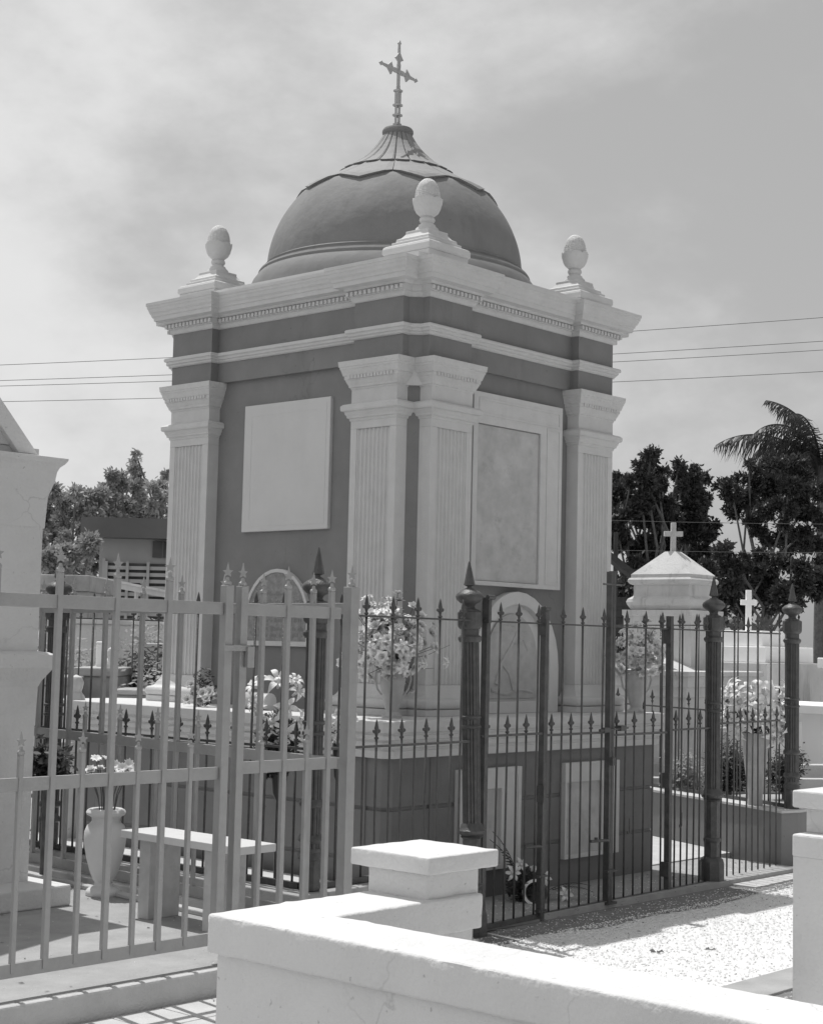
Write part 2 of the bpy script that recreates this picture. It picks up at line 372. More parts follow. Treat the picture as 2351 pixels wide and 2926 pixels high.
# roof slab and core
G().box(.0, .0, 4.2, TW, TH, 4.27).obj('roof_slab', 'trim', tomb)
E0 = .105
core = [(E0, .165), (.165, E0), (TW - .165, E0), (TW - E0, .165), (TW - E0, TH - .165), (TW - .165, TH - E0), (.165, TH - E0), (E0, TH - .165)]
G().ring([[(x, y, 1.19) for x, y in core], [(x, y, 3.6) for x, y in core]]).obj('wall', 'wall', tomb)
# pilasters
def flutes(w):
    """cross-section of the shaft face, u across, d depth (0 = face)"""
    b = w * .135; pts = [(0, 0), (b, 0), (b, .007)]; n = 8; u0, u1 = b + .006, w - b - .006; s = (u1 - u0) / n
    for i in range(n):
        c = u0 + s * (i + .5); rr = s * .40
        for k in range(6):
            t = math.pi * k / 5; pts.append((c - rr * math.cos(t), .006 + rr * .80 * math.sin(t)))
    pts += [(w - b, .007), (w - b, 0), (w, 0)]
    return pts
def pilaster(side, u0, u1):
    """side: 'y0','x0','y1','x1' which face of the tomb"""
    w = u1 - u0; D = .115
    def P(u, d):
        if side == 'y0': return (u, d)
        if side == 'x0': return (d, u)
        if side == 'y1': return (u, TH - d)
        return (TW - d, u)
    g = G(); sec = [(u0 + a, b) for a, b in flutes(w)] + [(u1, D), (u0, D)]
    g.ring([[P(a, b) + (z,) for a, b in sec] for z in (1.40, 3.115)])
    def bx(a0, d0, z0, a1, d1, z1):
        p, q = P(a0, d0), P(a1, d1); g.box(min(p[0], q[0]), min(p[1], q[1]), z0, max(p[0], q[0]), max(p[1], q[1]), z1)
    bx(u0, 0, 3.1155, u1, D, 3.45); bx(u0, 0, 1.2, u1, D, 1.3995)
    o = g.obj('pilaster', 'trim', tomb, bevel=.002)
    p, q = P(u0, 0), P(u1, D); r = (min(p[0], q[0]), min(p[1], q[1]), max(p[0], q[0]), max(p[1], q[1]))
    c = G().rect(*r, [(.002, 3.385), (.006, 3.398), (.014, 3.402), (.016, 3.415), (.024, 3.430), (.030, 3.445), (.032, 3.452), (.037, 3.455), (.038, 3.476), (.044, 3.480), (.050, 3.500), (.056, 3.520), (.060, 3.524), (.061, 3.536), (.066, 3.540), (.070, 3.5765)])
    n = int((u1 - u0) / .030)
    for i in range(n):
        a = u0 + (i + .5) * (u1 - u0) / n
        s0, s1 = P(a - .0115, -.048), P(a + .0115, 0)
        c.box(min(s0[0], s1[0]), min(s0[1], s1[1]), 3.4565, max(s0[0], s1[0]), max(s0[1], s1[1]), 3.4785)
    c.obj('capital', 'carved', o)
    G().rect(*r, [(.001, 3.168), (.007, 3.174), (.008, 3.186), (.020, 3.192), (.022, 3.205), (.030, 3.216), (.034, 3.232), (.050, 3.238), (.053, 3.248), (.053, 3.270), (.040, 3.282), (.006, 3.292)]).obj('astragal', 'trim', o)
    tor = [(.062 + .026 * math.cos(t), 1.275 + .033 * math.sin(t)) for t in [(-math.pi / 2) + math.pi * k / 8 for k in range(9)]]
    G().rect(*r, [(.080, 1.199), (.080, 1.240)] + tor + [(.048, 1.312), (.040, 1.318), (.030, 1.332), (.026, 1.345), (.020, 1.350), (.014, 1.362), (.005, 1.378), (.0008, 1.395)]).obj('base', 'trim', o, smooth=True)
    return o
for sd, arr in (('y0', XS), ('x0', YS), ('y1', XS), ('x1', YS)):
    pilaster(sd, arr[0], arr[1]); pilaster(sd, arr[2], arr[3])
for (cx0, cy0, sx, sy) in ((0, 0, 1, 1), (TW, 0, -1, 1), (0, TH, 1, -1), (TW, TH, -1, -1)):
    P4 = lambda x, y, z: (cx0 + sx * x, cy0 + sy * y, z)
    G().ring([[P4(a, .17, z), P4(.17, a, z), P4(.17, .17, z)] for a, z in ((.062, 3.394), (.060, 3.572))]).obj('capital_filler', 'trim', tomb)
# left face: blank panel and arched inscription stone
g = G().box(.078, .863, 2.452, .12, 1.75, 3.38); p = g.obj('blank_panel', 'panel', tomb, bevel=.004)
G().frame([(.90, 2.49), (1.713, 2.49), (1.713, 3.343), (.90, 3.343)], [(.945, 2.535), (1.668, 2.535), (1.668, 3.298), (.945, 3.298)], 0, .0765, .08).obj('panel_border', 'panel', p)
def arch(u0, u1, z0, zs, n=16):
    c = (u0 + u1) / 2; r = (u1 - u0) / 2; return [(u0, z0), (u1, z0)] + [(c + r * math.cos(math.pi * k / n), zs + (r if True else 0) * math.sin(math.pi * k / n)) for k in range(n + 1)]
def arch2(u0, u1, z0, zs, zt, n=16):
    c = (u0 + u1) / 2; r = (u1 - u0) / 2; return [(u0, z0), (u1, z0)] + [(c + r * math.cos(math.pi * k / n), zs + (zt - zs) * math.sin(math.pi * k / n)) for k in range(n + 1)]
pq = G().prism(arch2(1.035, 1.68, 1.645, 1.80, 2.165), 0, .085, .13).obj('inscription_stone', 'slate', tomb)
G().frame(arch2(1.02, 1.695, 1.63, 1.80, 2.18), arch2(1.045, 1.67, 1.665, 1.80, 2.155), 0, .075, .11).obj('stone_border', 'trim', pq, bevel=.003)
g = G(); rr = random.Random(3)
for row, z in enumerate((1.99, 1.93, 1.87, 1.80, 1.74, 1.695)):
    u = 1.62 - (.10 if row == 0 else .03); end = 1.09 + (.12 if row == 0 else 0)
    while u > end:
        w = rr.uniform(.006, .018); g.box(.0835, u - w, z, .086, u, z + rr.uniform(.012, .03)); u -= w + rr.uniform(.004, .014)
        if rr.random() < .15: u -= .02
g.obj('worn_lettering', 'wall', pq)['kind'] = 'stuff'
# right face: framed marble slab
fr = G().frame([(.665, 2.085), (1.69, 2.085), (1.69, 3.43), (.665, 3.43)], [(.715, 2.115), (1.43, 2.115), (1.43, 3.21), (.715, 3.21)], 1, .05, .12).obj('panel_frame', 'trim', tomb, bevel=.004)
G().frame([(1.50, 2.12), (1.66, 2.12), (1.66, 3.26), (1.50, 3.26)], [(1.515, 2.135), (1.645, 2.135), (1.645, 3.245), (1.515, 3.245)], 1, .0455, .052).obj('frame_bead', 'trim', fr)
G().frame([(.72, 3.27), (1.66, 3.27), (1.66, 3.39), (.72, 3.39)], [(.735, 3.285), (1.645, 3.285), (1.645, 3.375), (.735, 3.375)], 1, .0455, .052).obj('frame_bead', 'trim', fr)
G().box(.72, .068, 2.118, 1.425, .12, 3.205).obj('marble_slab', 'marble', fr)
# right face: arched niche
def A_(u0, u1, z0, zt): return arch2(u0, u1, z0, zt - (u1 - u0) / 2 * 1.12, zt)
ni = G().frame(A_(.715, 1.68, 1.198, 2.055), A_(.83, 1.575, 1.28, 1.965), 1, .045, .12).obj('niche_frame', 'trim', tomb, bevel=.006)
G().prism(A_(.826, 1.579, 1.276, 1.969), 1, .098, .12).obj('niche_slab', 'panel', ni)
G().prism(A_(.90, 1.47, 1.30, 1.90), 1, .084, .0975).obj('relief_slab', 'relief', ni, bevel=.004)
g = G()
def limb(pts, r0, r1): g.tube([(x, .0865, z) for x, z in pts], r0, 6, r1)
limb([(1.0, 1.40), (1.06, 1.55), (1.16, 1.66), (1.24, 1.78)], .022, .012); limb([(1.2, 1.36), (1.15, 1.48), (1.06, 1.55)], .02, .014)
limb([(.95, 1.36), (1.1, 1.33), (1.3, 1.36), (1.42, 1.34)], .014, .010); limb([(1.16, 1.66), (1.30, 1.72), (1.36, 1.64)], .012, .007)
limb([(.98, 1.80), (1.1, 1.82), (1.2, 1.81)], .006, .006); limb([(.98, 1.76), (1.05, 1.78), (1.35, 1.77)], .005, .005)
g.obj('relief_figure', 'relief', ni, smooth=True)
# podium
def pod(o, z, x1=2.40, ch=.05):
    a, b, X, Y = -.545 - o, -.335 - o, x1 + o * 1.2, 3.0 + o
    return [(a, b + ch, z), (a + ch, b, z), (X - ch, b, z), (X, b + ch, z), (X, Y - ch, z), (X - ch, Y, z), (a + ch, Y, z), (a, Y - ch, z)]
G().ring([pod(o, z) for o, z in [(.0, .03), (.0, .33), (-.012, .335), (-.012, .352), (0, .357), (0, .645), (-.012, .65), (-.012, .667), (0, .672), (0, .975)]]).obj('podium', 'podium', tomb)
G().ring([pod(o, z) for o, z in [(.026, .968), (.030, .972), (.030, 1.012), (.024, 1.016), (.024, 1.030), (.034, 1.034), (.034, 1.062), (.028, 1.066), (.028, 1.078), (.040, 1.084), (.042, 1.106), (.036, 1.11), (.036, 1.122), (.050, 1.128), (.055, 1.150), (.055, 1.192), (.048, 1.1975)]]).obj('podium_ledge', 'trim', tomb)
# corner strips and panels on the podium's right face
for x in (-.155,): G().box(x, -.342, .36, x + .02, -.33, .96).obj('corner_strip', 'podium', tomb)
G().box(-.553, -.16, .36, -.54, -.14, .96).obj('corner_strip', 'podium', tomb)
for k, (x0, x1) in enumerate(((.09, .73), (1.215, 1.865))):
    f_ = G().frame([(x0, .222), (x1, .222), (x1, .876), (x0, .876)], [(x0 + (.02 if k else .09), .25), (x1 - .21, .25), (x1 - .21, .742), (x0 + (.02 if k else .09), .742)], 1, -.375, -.33).obj('podium_frame', 'trim', tomb, bevel=.003)
    G().box(x0 + .01, -.352, .235, x1 - .20, -.32, .75).obj('marble_slab', 'marble', f_)
    G().frame([(x1 - .17, .25), (x1 - .03, .25), (x1 - .03, .84), (x1 - .17, .84)], [(x1 - .155, .265), (x1 - .045, .265), (x1 - .045, .825), (x1 - .155, .825)], 1, -.379, -.372).obj('frame_bead', 'trim', f_)
# dome
DC = (TW / 2, TH / 2)
prof = [(1.13, 4.26), (1.12, 4.33), (1.09, 4.40), (1.06, 4.44), (1.045, 4.455), (1.05, 4.47), (1.04, 4.487), (1.01, 4.495), (1.0, 4.51), (1.005, 4.523), (.985, 4.535)]
sph = [(.985 * math.cos(R(t)), 4.50 + .90 * math.sin(R(t))) for t in range(4, 46, 3)]
prof += sph
prof += [(.60, 5.172), (.50, 5.228), (.40, 5.285), (.30, 5.352), (.215, 5.430), (.150, 5.512), (.105, 5.595), (.088, 5.63)]
dome = G().lathe([(r, z) for r, z in prof], (DC[0], DC[1], 0), 72).obj('dome', 'dome', tomb, smooth=True)
PR = sorted([(z, r) for r, z in prof[10:]])
def rad_at(z):
    for (z0, r0), (z1, r1) in zip(PR, PR[1:]):
        if z0 <= z <= z1: return r0 + (r1 - r0) * (z - z0) / (z1 - z0)
    return PR[0][1] if z < PR[0][0] else PR[-1][1]
def petals(name, n, ztop, zbot, dip, th, gap, shape, phase):
    for k in range(n):
        a0, a1 = 2 * math.pi * k / n + phase + gap, 2 * math.pi * (k + 1) / n + phase - gap; g = G(); nu, nv = 9, 9
        outer, inner = [], []
        for j in range(nv):
            for i in range(nu):
                t = i / (nu - 1); e = (1 - abs(2 * t - 1)) if shape == 'v' else math.sqrt(max(0, 1 - (2 * t - 1) ** 2))
                zb = zbot - dip * e; z = ztop + (zb - ztop) * j / (nv - 1); a = a0 + (a1 - a0) * t; r = rad_at(z)
                swell = th * (1 if 0 < i < nu - 1 else .75) * (1 if shape == 'v' else .40 + .60 * j / (nv - 1))
                outer.append((DC[0] + (r + swell) * math.cos(a), DC[1] + (r + swell) * math.sin(a), z + swell * .6)); inner.append((DC[0] + (r - .01) * math.cos(a), DC[1] + (r - .01) * math.sin(a), z))
        g.v = outer + inner; K = nu * nv
        for j in range(nv - 1):
            for i in range(nu - 1):
                a = j * nu + i; g.f += [(a, a + 1, a + nu + 1, a + nu), (K + a, K + a + nu, K + a + nu + 1, K + a + 1)]
        edge = list(range(nu)) + [nu * (j + 1) - 1 for j in range(1, nv)] + [K - 1 - i for i in range(1, nu)] + [K - nu - nu * j for j in range(1, nv - 1)]
        for q in range(len(edge)):
            a, b = edge[q], edge[(q + 1) % len(edge)]; g.f.append((a, K + a, K + b, b))
        g.obj(name, 'petal', dome)
ph = math.atan2(CAM.y - DC[1], CAM.x - DC[0]) - R(2.5)
petals('dome_petal', 10, 5.32, 5.128, .070, .019, .004, 'v', ph)
petals('dome_flute', 22, 5.615, 5.290, .016, .034, .010, 'u', ph)
G().lathe([(.095, 5.605), (.114, 5.618), (.122, 5.635), (.122, 5.652), (.112, 5.668), (.08, 5.676), (.0, 5.678)], (DC[0], DC[1], 0), 32).obj('dome_collar', 'dome', dome, smooth=True)
# iron cross on the dome
crs = thing('roof_cross', 'x', 'x'); del crs['label']; del crs['category']; crs.parent = tomb; crs.location = (DC[0] - .01, DC[1], 5.67); crs.rotation_euler = (R(-1.0), R(1.5), R(4)); crs.scale = (1.08, 1.08, 1.16)
g = G()
def diamond(x, z, s): g.quadbox([(x - s, -.008, z), (x, -.008, z - s), (x + s, -.008, z), (x, -.008, z + s), (x - s, .008, z), (x, .008, z - s), (x + s, .008, z), (x, .008, z + s)])
for dx in (-.016, .016): g.tube([(dx, 0, 0), (dx * 1.1, 0, .10), (dx, 0, .20), (dx * .5, 0, .3)], .0085, 6)
for dy in (-.016, .016): g.tube([(0, dy, 0), (0, dy * 1.1, .10), (0, dy, .20), (0, dy * .5, .3)], .0085, 6)
for z, s in ((.03, .022), (.095, .026), (.165, .026), (.265, .024)): g.box(-s, -s, z - .007, s, s, z + .007)
g.box(-.017, -.017, .17, .017, .017, .26); g.box(-.009, -.009, .26, .009, .009, .52)
g.obj('cross_stem', 'cross', crs)
def arm(c0, ang):
    global g
    g = G(); ca, sa = math.cos(ang), math.sin(ang)
    def T(u, v, y): return (u * ca - v * sa, y, .40 + u * sa + v * ca)
    out = [(.0, -.013), (.05, -.016), (.065, -.010), (.075, -.016), (.09, -.045), (.105, -.030), (.13, -.010), (.19, -.006), (.20, -.016), (.207, -.010), (.222, 0)]
    poly = out + [(u, -v) for u, v in reversed(out[:-1])]
    n0 = 0; k = len(poly); g.v = [T(u, v, -.007) for u, v in poly] + [T(u, v, .007) for u, v in poly]
    g.f = [tuple(range(k)), tuple(reversed(range(k, 2 * k)))] + [(j, k + j, k + (j + 1) % k, (j + 1) % k) for j in range(k)]
    g.obj('cross_arm', 'cross', crs)
for a in (0, math.pi, math.pi / 2): arm(0, a)
# corner finials: stepped pedestal and pine cone
def finial(x, y, s, first=None):
    f0 = bpy.data.objects.new('corner_finial', None); COL.objects.link(f0); f0.parent = tomb; f0.location = (x, y, 4.215)
    h = s / 2
    if first is None:
        g = G()
        def st(o0, o1, z0, z1): g.ring([[(-h + o, -h + o, z), (h - o, -h + o, z), (h - o, h - o, z), (-h + o, h - o, z)] for o, z in ((o0, z0), (o1, z1))])
        st(.012, .012, 0, .07)
        g.ring([[(-h + o, -h + o, z), (h - o, -h + o, z), (h - o, h - o, z), (-h + o, h - o, z)] for o, z in ((.008, .07), (0, .078), (0, .100), (.006, .112), (.02, .118), (.045, .122), (.045, .138), (.065, .142), (.068, .158), (.09, .166), (.105, .180), (.112, .188), (.112, .202), (.125, .204))])
        ped = g.obj('pedestal', 'trim', f0, bevel=.003); ped.scale = (1, 1, 1.32)
        bal = G().lathe([(.062, .196), (.064, .205), (.060, .222), (.046, .236), (.044, .244), (.034, .250), (.032, .256), (.038, .262), (.042, .272), (.038, .284), (.032, .288), (.040, .296), (.058, .312), (.069, .334), (.074, .356), (.076, .372), (.070, .382)], n=28).obj('baluster', 'trim', f0, smooth=True)
        g = G(); nz, nn = 26, 36; rings = []
        for i in range(nz):
            t = i / (nz - 1); z = .366 + .142 * t; r = .066 * math.sqrt(max(0.0004, 1 - (max(0, t - .12) / .88) ** 2.3)) * (0.97 if t < .12 else 1)
            rings.append([((r + .0026 * math.cos(9 * (2 * math.pi * j / nn) + (math.pi if i % 2 else 0)) * (1 - t * .4)) * math.cos(2 * math.pi * j / nn), (r + .0026 * math.cos(9 * (2 * math.pi * j / nn) + (math.pi if i % 2 else 0)) * (1 - t * .4)) * math.sin(2 * math.pi * j / nn), z) for j in range(nn)])
        g.ring(rings); cone = g.obj('pine_cone', 'cone', f0, smooth=True)
        g = G()
        rings = []
        for i, (r, dz) in enumerate(((.071, -.03), (.0765, -.012), (.079, .0), (.0785, .008), (.067, .006))):
            rings.append([(r * math.cos(2 * math.pi * j / 48), r * math.sin(2 * math.pi * j / 48), .375 + dz + (.010 * abs(math.cos(4 * 2 * math.pi * j / 48)) if i > 1 else 0)) for j in range(48)])
        g.ring(rings, cap=False); cup = g.obj('calyx', 'trim', f0, smooth=True)
        for q in (bal, cone, cup): q.scale = (1.32, 1.32, 1.25); q.location = (0, 0, .012)
        return f0, (ped, bal, cone, cup)
    for p in first: inst(p, p.name.split('.')[0], f0, p.location, None, tuple(p.scale))
    return f0, first
F0, fp = finial(.29, .19, .43)
finial(.245, 2.30, .39, fp)[0]; finial(2.115, .275, .40, fp); finial(2.10, 2.33, .40, fp)

# ------------------------------------------------------------------ iron fence
def post_mesh(short=False):
    g = G()
    fl = lambda j, z: (1.0 if j % 2 == 0 else .93)
    one = None
    prof_top = [(.060, 1.686), (.070, 1.702), (.070, 1.716), (.058, 1.726)]
    sec = []
    for k in range(8):
        a0, a1 = math.pi / 8 + k * math.pi / 4, math.pi / 8 + (k + 1) * math.pi / 4
        p0, p1 = Vector((math.cos(a0), math.sin(a0))) * .0555, Vector((math.cos(a1), math.sin(a1))) * .0555
        for t, dpt in ((0, 1), (.22, 1), (.30, .90), (.38, 1), (.62, 1), (.70, .90), (.78, 1)): q = p0.lerp(p1, t) * dpt; sec.append((q.x, q.y))
    g.ring([[(x, y, z) for x, y in sec] for z in (.60, 1.69)])
    for z in (1.196, 1.251): g.lathe([(.053, z - .012), (.061, z - .005), (.061, z + .005), (.053, z + .012)], n=16)
    g.lathe(prof_top, n=16)
    g.lathe([(.054, 1.724), (.054, 1.768)], n=8, ang=math.pi / 8)
    g.lathe([(.060, 1.762), (.072, 1.775), (.075, 1.790), (.075, 1.860), (.066, 1.868)], n=8, ang=math.pi / 8)
    g.lathe([(.058, 1.862), (.056, 1.876), (.034, 1.882), (.029, 1.894), (.034, 1.906), (.060, 1.920), (.078, 1.938), (.082, 1.954), (.076, 1.968), (.056, 1.984), (.034, 1.994), (.030, 2.000), (.016, 2.004), (.014, 2.016)], n=20)
    g.lathe([(.020, 2.014), (.033, 2.020), (.033, 2.026), (.007, 2.150), (.002, 2.160)], n=8)
    if short:
        g.lathe([(.058, .40), (.058, .56)], n=8, ang=math.pi / 8)
        for z0 in (.56, .65, .83): g.lathe([(.055, z0 - .012), (.066, z0), (.066, z0 + .016), (.055, z0 + .03)], n=16)
        g.lathe([(.055, .56), (.055, .61)], n=16)
    else:
        g.lathe([(.055, .12), (.055, .61)], n=8, ang=math.pi / 8)
        g.lathe([(.056, .555), (.066, .565), (.060, .572), (.078, .585), (.082, .602), (.066, .618), (.062, .635), (.053, .645)], n=16)
        for z0 in (.28,): g.lathe([(.056, z0 - .012), (.064, z0), (.064, z0 + .012), (.056, z0 + .02)], n=16)
        g.lathe([(.088, 0), (.088, .12), (.080, .15), (.060, .165)], n=8, ang=math.pi / 8)
    return g
def spear(g, z):     # tip of a picket, top at z
    g.lathe([(.0066, z - .112), (.0125, z - .108), (.0125, z - .100), (.0066, z - .097), (.0068, z - .092), (.012, z - .072), (.0105, z - .062), (.0125, z - .052), (.0045, z - .012), (.0008, z)], n=8)
    for s in (-1, 1): g.lathe([(.002, z - .078), (.0095, z - .071), (.0095, z - .060), (.002, z - .054)], (s * .019, 0, 0), n=6)
def picket_mesh(ztop, zbot):
    g = G(); g.lathe([(.0066, zbot), (.0066, ztop - .108)], n=8); spear(g, ztop); return g
G_F = 'black iron fence round the mausoleum'
fence_l = thing('iron_fence', 'black iron spear fence on the kerb left of the mausoleum, ending at its corner post', 'fence')
fence_r = thing('iron_fence', 'black iron spear fence panel right of the gates, turning back along the dark low wall', 'fence')
gate_fix = thing('iron_fence', 'narrow fixed black fence panel beside the near gate post, left of the double gates', 'fence')
postL = post_mesh(True).obj('post', 'iron', fence_l, smooth=True, loc=(-1.88, -1.04, 0))
inst(postL, 'post', fence_l, (-1.95, 1.12, 0)); inst(postL, 'post', fence_l, (-1.95, 3.65, 0))
postA = post_mesh(False).obj('post', 'iron', gate_fix, smooth=True, loc=(-.51, -1.0, 0)); postA.rotation_euler = (R(-1.25), R(-1.12), 0)
inst(postA, 'post', fence_r, (2.28, -.885, .045)); inst(postL, 'post', fence_r, (3.66, -.76, .055))
pk_tall = picket_mesh(1.93, .42).mesh('picket'); pk_short = picket_mesh(1.26, .42).mesh('picket')
pg_tall = picket_mesh(1.93, .05).mesh('picket'); pg_short = picket_mesh(1.26, .05).mesh('picket')
for me in (pk_tall, pk_short, pg_tall, pg_short): me.materials.append(M['iron']); me.polygons.foreach_set('use_smooth', [True] * len(me.polygons))
def run(parent, a, b, n, low, first_tall=True, zs=0.0, top=1.812, mid=1.113, bot=None, rz=None, posns=None):
    a, b = Vector(a), Vector(b); d = (b - a); ang = math.atan2(d.y, d.x)
    for i in range(n):
        t = (i + .5) / n if posns is None else posns[i]
        p = a + d * t; tall = (i % 2 == 0) == first_tall
        me = ((pk_tall, pk_short) if low else (pg_tall, pg_short))[0 if tall else 1]
        o = bpy.data.objects.new('picket', me); COL.objects.link(o); o.parent = parent; o.location = (p.x, p.y, zs); o.rotation_euler = (rnd.uniform(-.004, .004), rnd.gauss(0, .005), ang)
    for z, hh in ((top, .005), (mid, .0065)):
        g = G().obox(a, b, .022, z - hh + zs, z + hh + zs); g.obj('rail', 'iron', parent)
    zb = (.40 if low else .02) if bot is None else bot
    G().obox(a, b, .03, zb + zs, zb + zs + .028).obj('bottom_rail', 'iron', parent)
run(fence_l, (-1.89, -.98), (-1.95, 1.06), 18, True, False)
run(fence_l, (-1.95, 1.18), (-1.95, 3.58), 21, True)
run(fence_l, (-1.9, 3.66), (3.6, 3.70), 40, True)
run(fence_l, (-1.82, -1.038), (-.58, -1.0), 11, True, True, posns=[(x + 1.82) / 1.24 for x in (-1.695, -1.592, -1.488, -1.384, -1.279, -1.176, -1.069, -.966, -.858, -.752, -.66)])
run(gate_fix, (-.46, -.99), (.16, -.96), 6, False, False, mid=1.138)
run(fence_r, (1.70, -.915), (2.22, -.89), 6, False, False, mid=1.12)
run(fence_r, (2.36, -.88), (3.37, -.81), 10, False, True, mid=1.148, bot=.01)
run(fence_r, (3.70, -.68), (4.75, 1.95), 21, True, True, zs=.055, top=1.83)
def stile(parent, x, y, z0, z1, w=.034, label=None):
    g = G().box(x - w / 2, y - .02, z0, x + w / 2, y + .02, z1); g.box(x + w / 2 + .002, y - .012, z0, x + w / 2 + .014, y + .012, z1 - .05)
    return g.obj('stile', 'iron', parent)
stile(gate_fix, -.425, -.985, .0, 1.93, .03)
s_ = stile(gate_fix, .185, -.955, .0, 1.915)
for z in (1.79, .77): G().box(.155, -.99, z - .05, .17, -.93, z + .05).obj('hinge', 'iron', s_)
G().tube([(.155, -.975, 1.905), (.205, -.975, 1.905)], .014, 8).obj('stile_knob', 'iron', s_)
stile(fence_r, 1.66, -.915, 0, 1.90)
for z in (1.76, .78, .18): G().box(1.625, -.945, z - .05, 1.64, -.885, z + .05).obj('hinge', 'iron', fence_r)
gl = thing('iron_gate', 'left leaf of the black iron double gate, with bent drop bolt by the ferns', 'gate')
gr = thing('iron_gate', 'right leaf of the black iron double gate, carrying the tall centre stile', 'gate')
run(gl, (.215, -.955), (.885, -.93), 6, False, False, mid=1.125)
run(gr, (.95, -.93), (1.625, -.915), 6, False, False, mid=1.105)
G().box(.898, -.955, .0, .922, -.915, 2.17).obj('stile', 'iron', gl)
G().box(.926, -.955, .0, .952, -.915, 2.175).obj('stile', 'iron', gr)
G().tube([(.80, -.96, 2.085), (1.02, -.95, 2.085)], .006, 6).obj('top_bar', 'iron', gr)
g = G().tube([(.76, -.975, 1.142), (.88, -.97, 1.143)], .010, 8); g.tube([(.88, -.97, 1.143), (1.10, -.96, 1.15)], .006, 6); g.box(.80, -.985, 1.128, .86, -.955, 1.158); g.box(1.0, -.975, 1.133, 1.06, -.945, 1.168)
g.obj('slide_bolt', 'iron', gr)
g = G().tube([(.865, -.985, .03), (.865, -.985, .42), (.855, -.985, .435), (.835, -.985, .442), (.66, -.985, .448)], .0095, 8); g.box(.845, -.99, .235, .955, -.96, .248); g.box(.845, -.99, .03, .955, -.96, .045); g.tube([(.72, -.985, .45), (.72, -.985, .468)], .012, 8)
g.obj('drop_bolt', 'iron', gl)
g = G().tube([(.145, -.99, .03), (.145, -.99, .44), (.135, -.99, .455), (.12, -.99, .46), (-.02, -.99, .462)], .0095, 8); g.box(.12, -.995, .27, .20, -.965, .282); g.box(.12, -.995, .06, .20, -.965, .075)
g.obj('drop_bolt', 'iron', gate_fix)
for x, p in ((1.13, gr), (1.76, fence_r)):
    G().tube([(x, -.96, .56), (x, -.96, .47), (x - .008, -.96, .46), (x - .022, -.96, .462), (x - .026, -.96, .478)], .005, 6).obj('hook', 'iron', p)
g = G().tube([(.885, -.99, .97), (.885, -.99, 1.0), (.892, -.985, 1.01), (.900, -.98, 1.0), (.900, -.98, .97)], .004, 6).box(.872, -1.0, .915, .908, -.975, .968)
pd = g.obj('padlock', 'iron'); tag(pd, 'small padlock hanging on the centre stile of the black double gate', 'padlock')
G().tube([(2.37, -.93, 1.90), (2.33, -.93, 1.90)], .018, 8).obj('post_knob', 'iron', fence_r)
G().tube([(-.47, -1.03, 1.952), (-.41, -1.03, 1.952)], .014, 8).obj('post_knob', 'iron', gate_fix)
G().box(-.455, -1.03, 1.80, -.43, -.98, 1.95).obj('hanger', 'iron', gate_fix)

# kerbs that carry the fence
kl = thing('kerb_wall', 'low grey kerb wall carrying the left iron fence', 'wall')
G().box(-2.04, -1.13, -.02, -1.83, 3.74, .395).obj('kerb', 'conc', kl, bevel=.006)
G().box(-1.829, -1.13, -.02, -.66, -.99, .395).obj('kerb', 'conc', kl, bevel=.006)
kw = thing('dark_wall', 'dark painted low wall with pale top under the right iron fence', 'wall')
dx, dy = .42, 1.0
G().ring([[(3.43, -.8, z), (3.60, -.85, z), (5.6, -.85, z), (5.6, -.5, z), (3.9, -.5, z), (5.05, 2.35, z), (4.82, 2.43, z)] for z in (-.02, .435)]).obj('wall', 'wall', kw)
G().ring([[(3.415, -.81, z), (3.60, -.865, z), (5.61, -.865, z), (5.61, -.49, z), (3.93, -.49, z), (5.09, 2.36, z), (4.80, 2.45, z)] for z in (.436, .455)]).obj('coping', 'conc_l', kw)

# ------------------------------------------------------------------ silver fence
sf = thing('silver_fence', 'silver painted square-bar fence with star finials around the bench plot', 'fence')
sg = thing('silver_gate', 'silver painted gate leaf with star finials, right of the twin posts', 'gate')
def star():
    g = G(); p = []
    for k in range(10):
        rr_ = .022 if k % 2 == 0 else .0105; a = math.pi / 2 + k * math.pi / 5
        if k == 0: rr_ = .040
        p.append((rr_ * math.cos(a), rr_ * math.sin(a) + .052))
    g.prism(p, 1, -.003, .003); g.lathe([(.014, 0), (.016, .004), (.016, .012), (.008, .020), (.006, .032)], n=10)
    return g
star_o = None
def sbar(parent, x, y, z0, z1, w=.024, axis=0, starz=True):
    global star_o
    o = G().box(x - w / 2, y - w / 2, z0, x + w / 2, y + w / 2, z1).obj('bar', 'silver', parent, bevel=.0025)
    if starz:
        if star_o is None: star_o = star().obj('star_finial', 'silver', o, loc=(x, y, z1)); s = star_o
        else: s = inst(star_o, 'star_finial', o, (x, y, z1))
        s.rotation_euler = (0, 0, rnd.choice((0, .2, -.3)) + (math.pi / 2 if axis else 0) * 0 - .35)
        s.scale = (1.1,) * 3 if w > .022 else (.95,) * 3
    return o
FY = -1.79; FX = -2.37
def srail(parent, a, b, z, h=.052, t=.02): return G().obox(a, b, t, z, z + h).obj('rail', 'silver', parent, bevel=.002)
# front run, left of the gate
for x in (-4.885, -4.60, -4.315, -4.03, -3.752, -3.483): sbar(sf, x, FY, .40, 1.915 - (.0 if x < -4 else .01))
for x in (-4.74, -4.46, -4.175, -3.89, -3.615, -3.34): sbar(sf, x, FY, .40, 1.215, .020)
sbar(sf, -3.165, FY, .36, 1.90, .042)
xs = [-5.4, -3.165]
for z in (1.774, 1.076, .385): srail(sf, (xs[0], FY + .004), (xs[1] - .022, FY + .004), z)
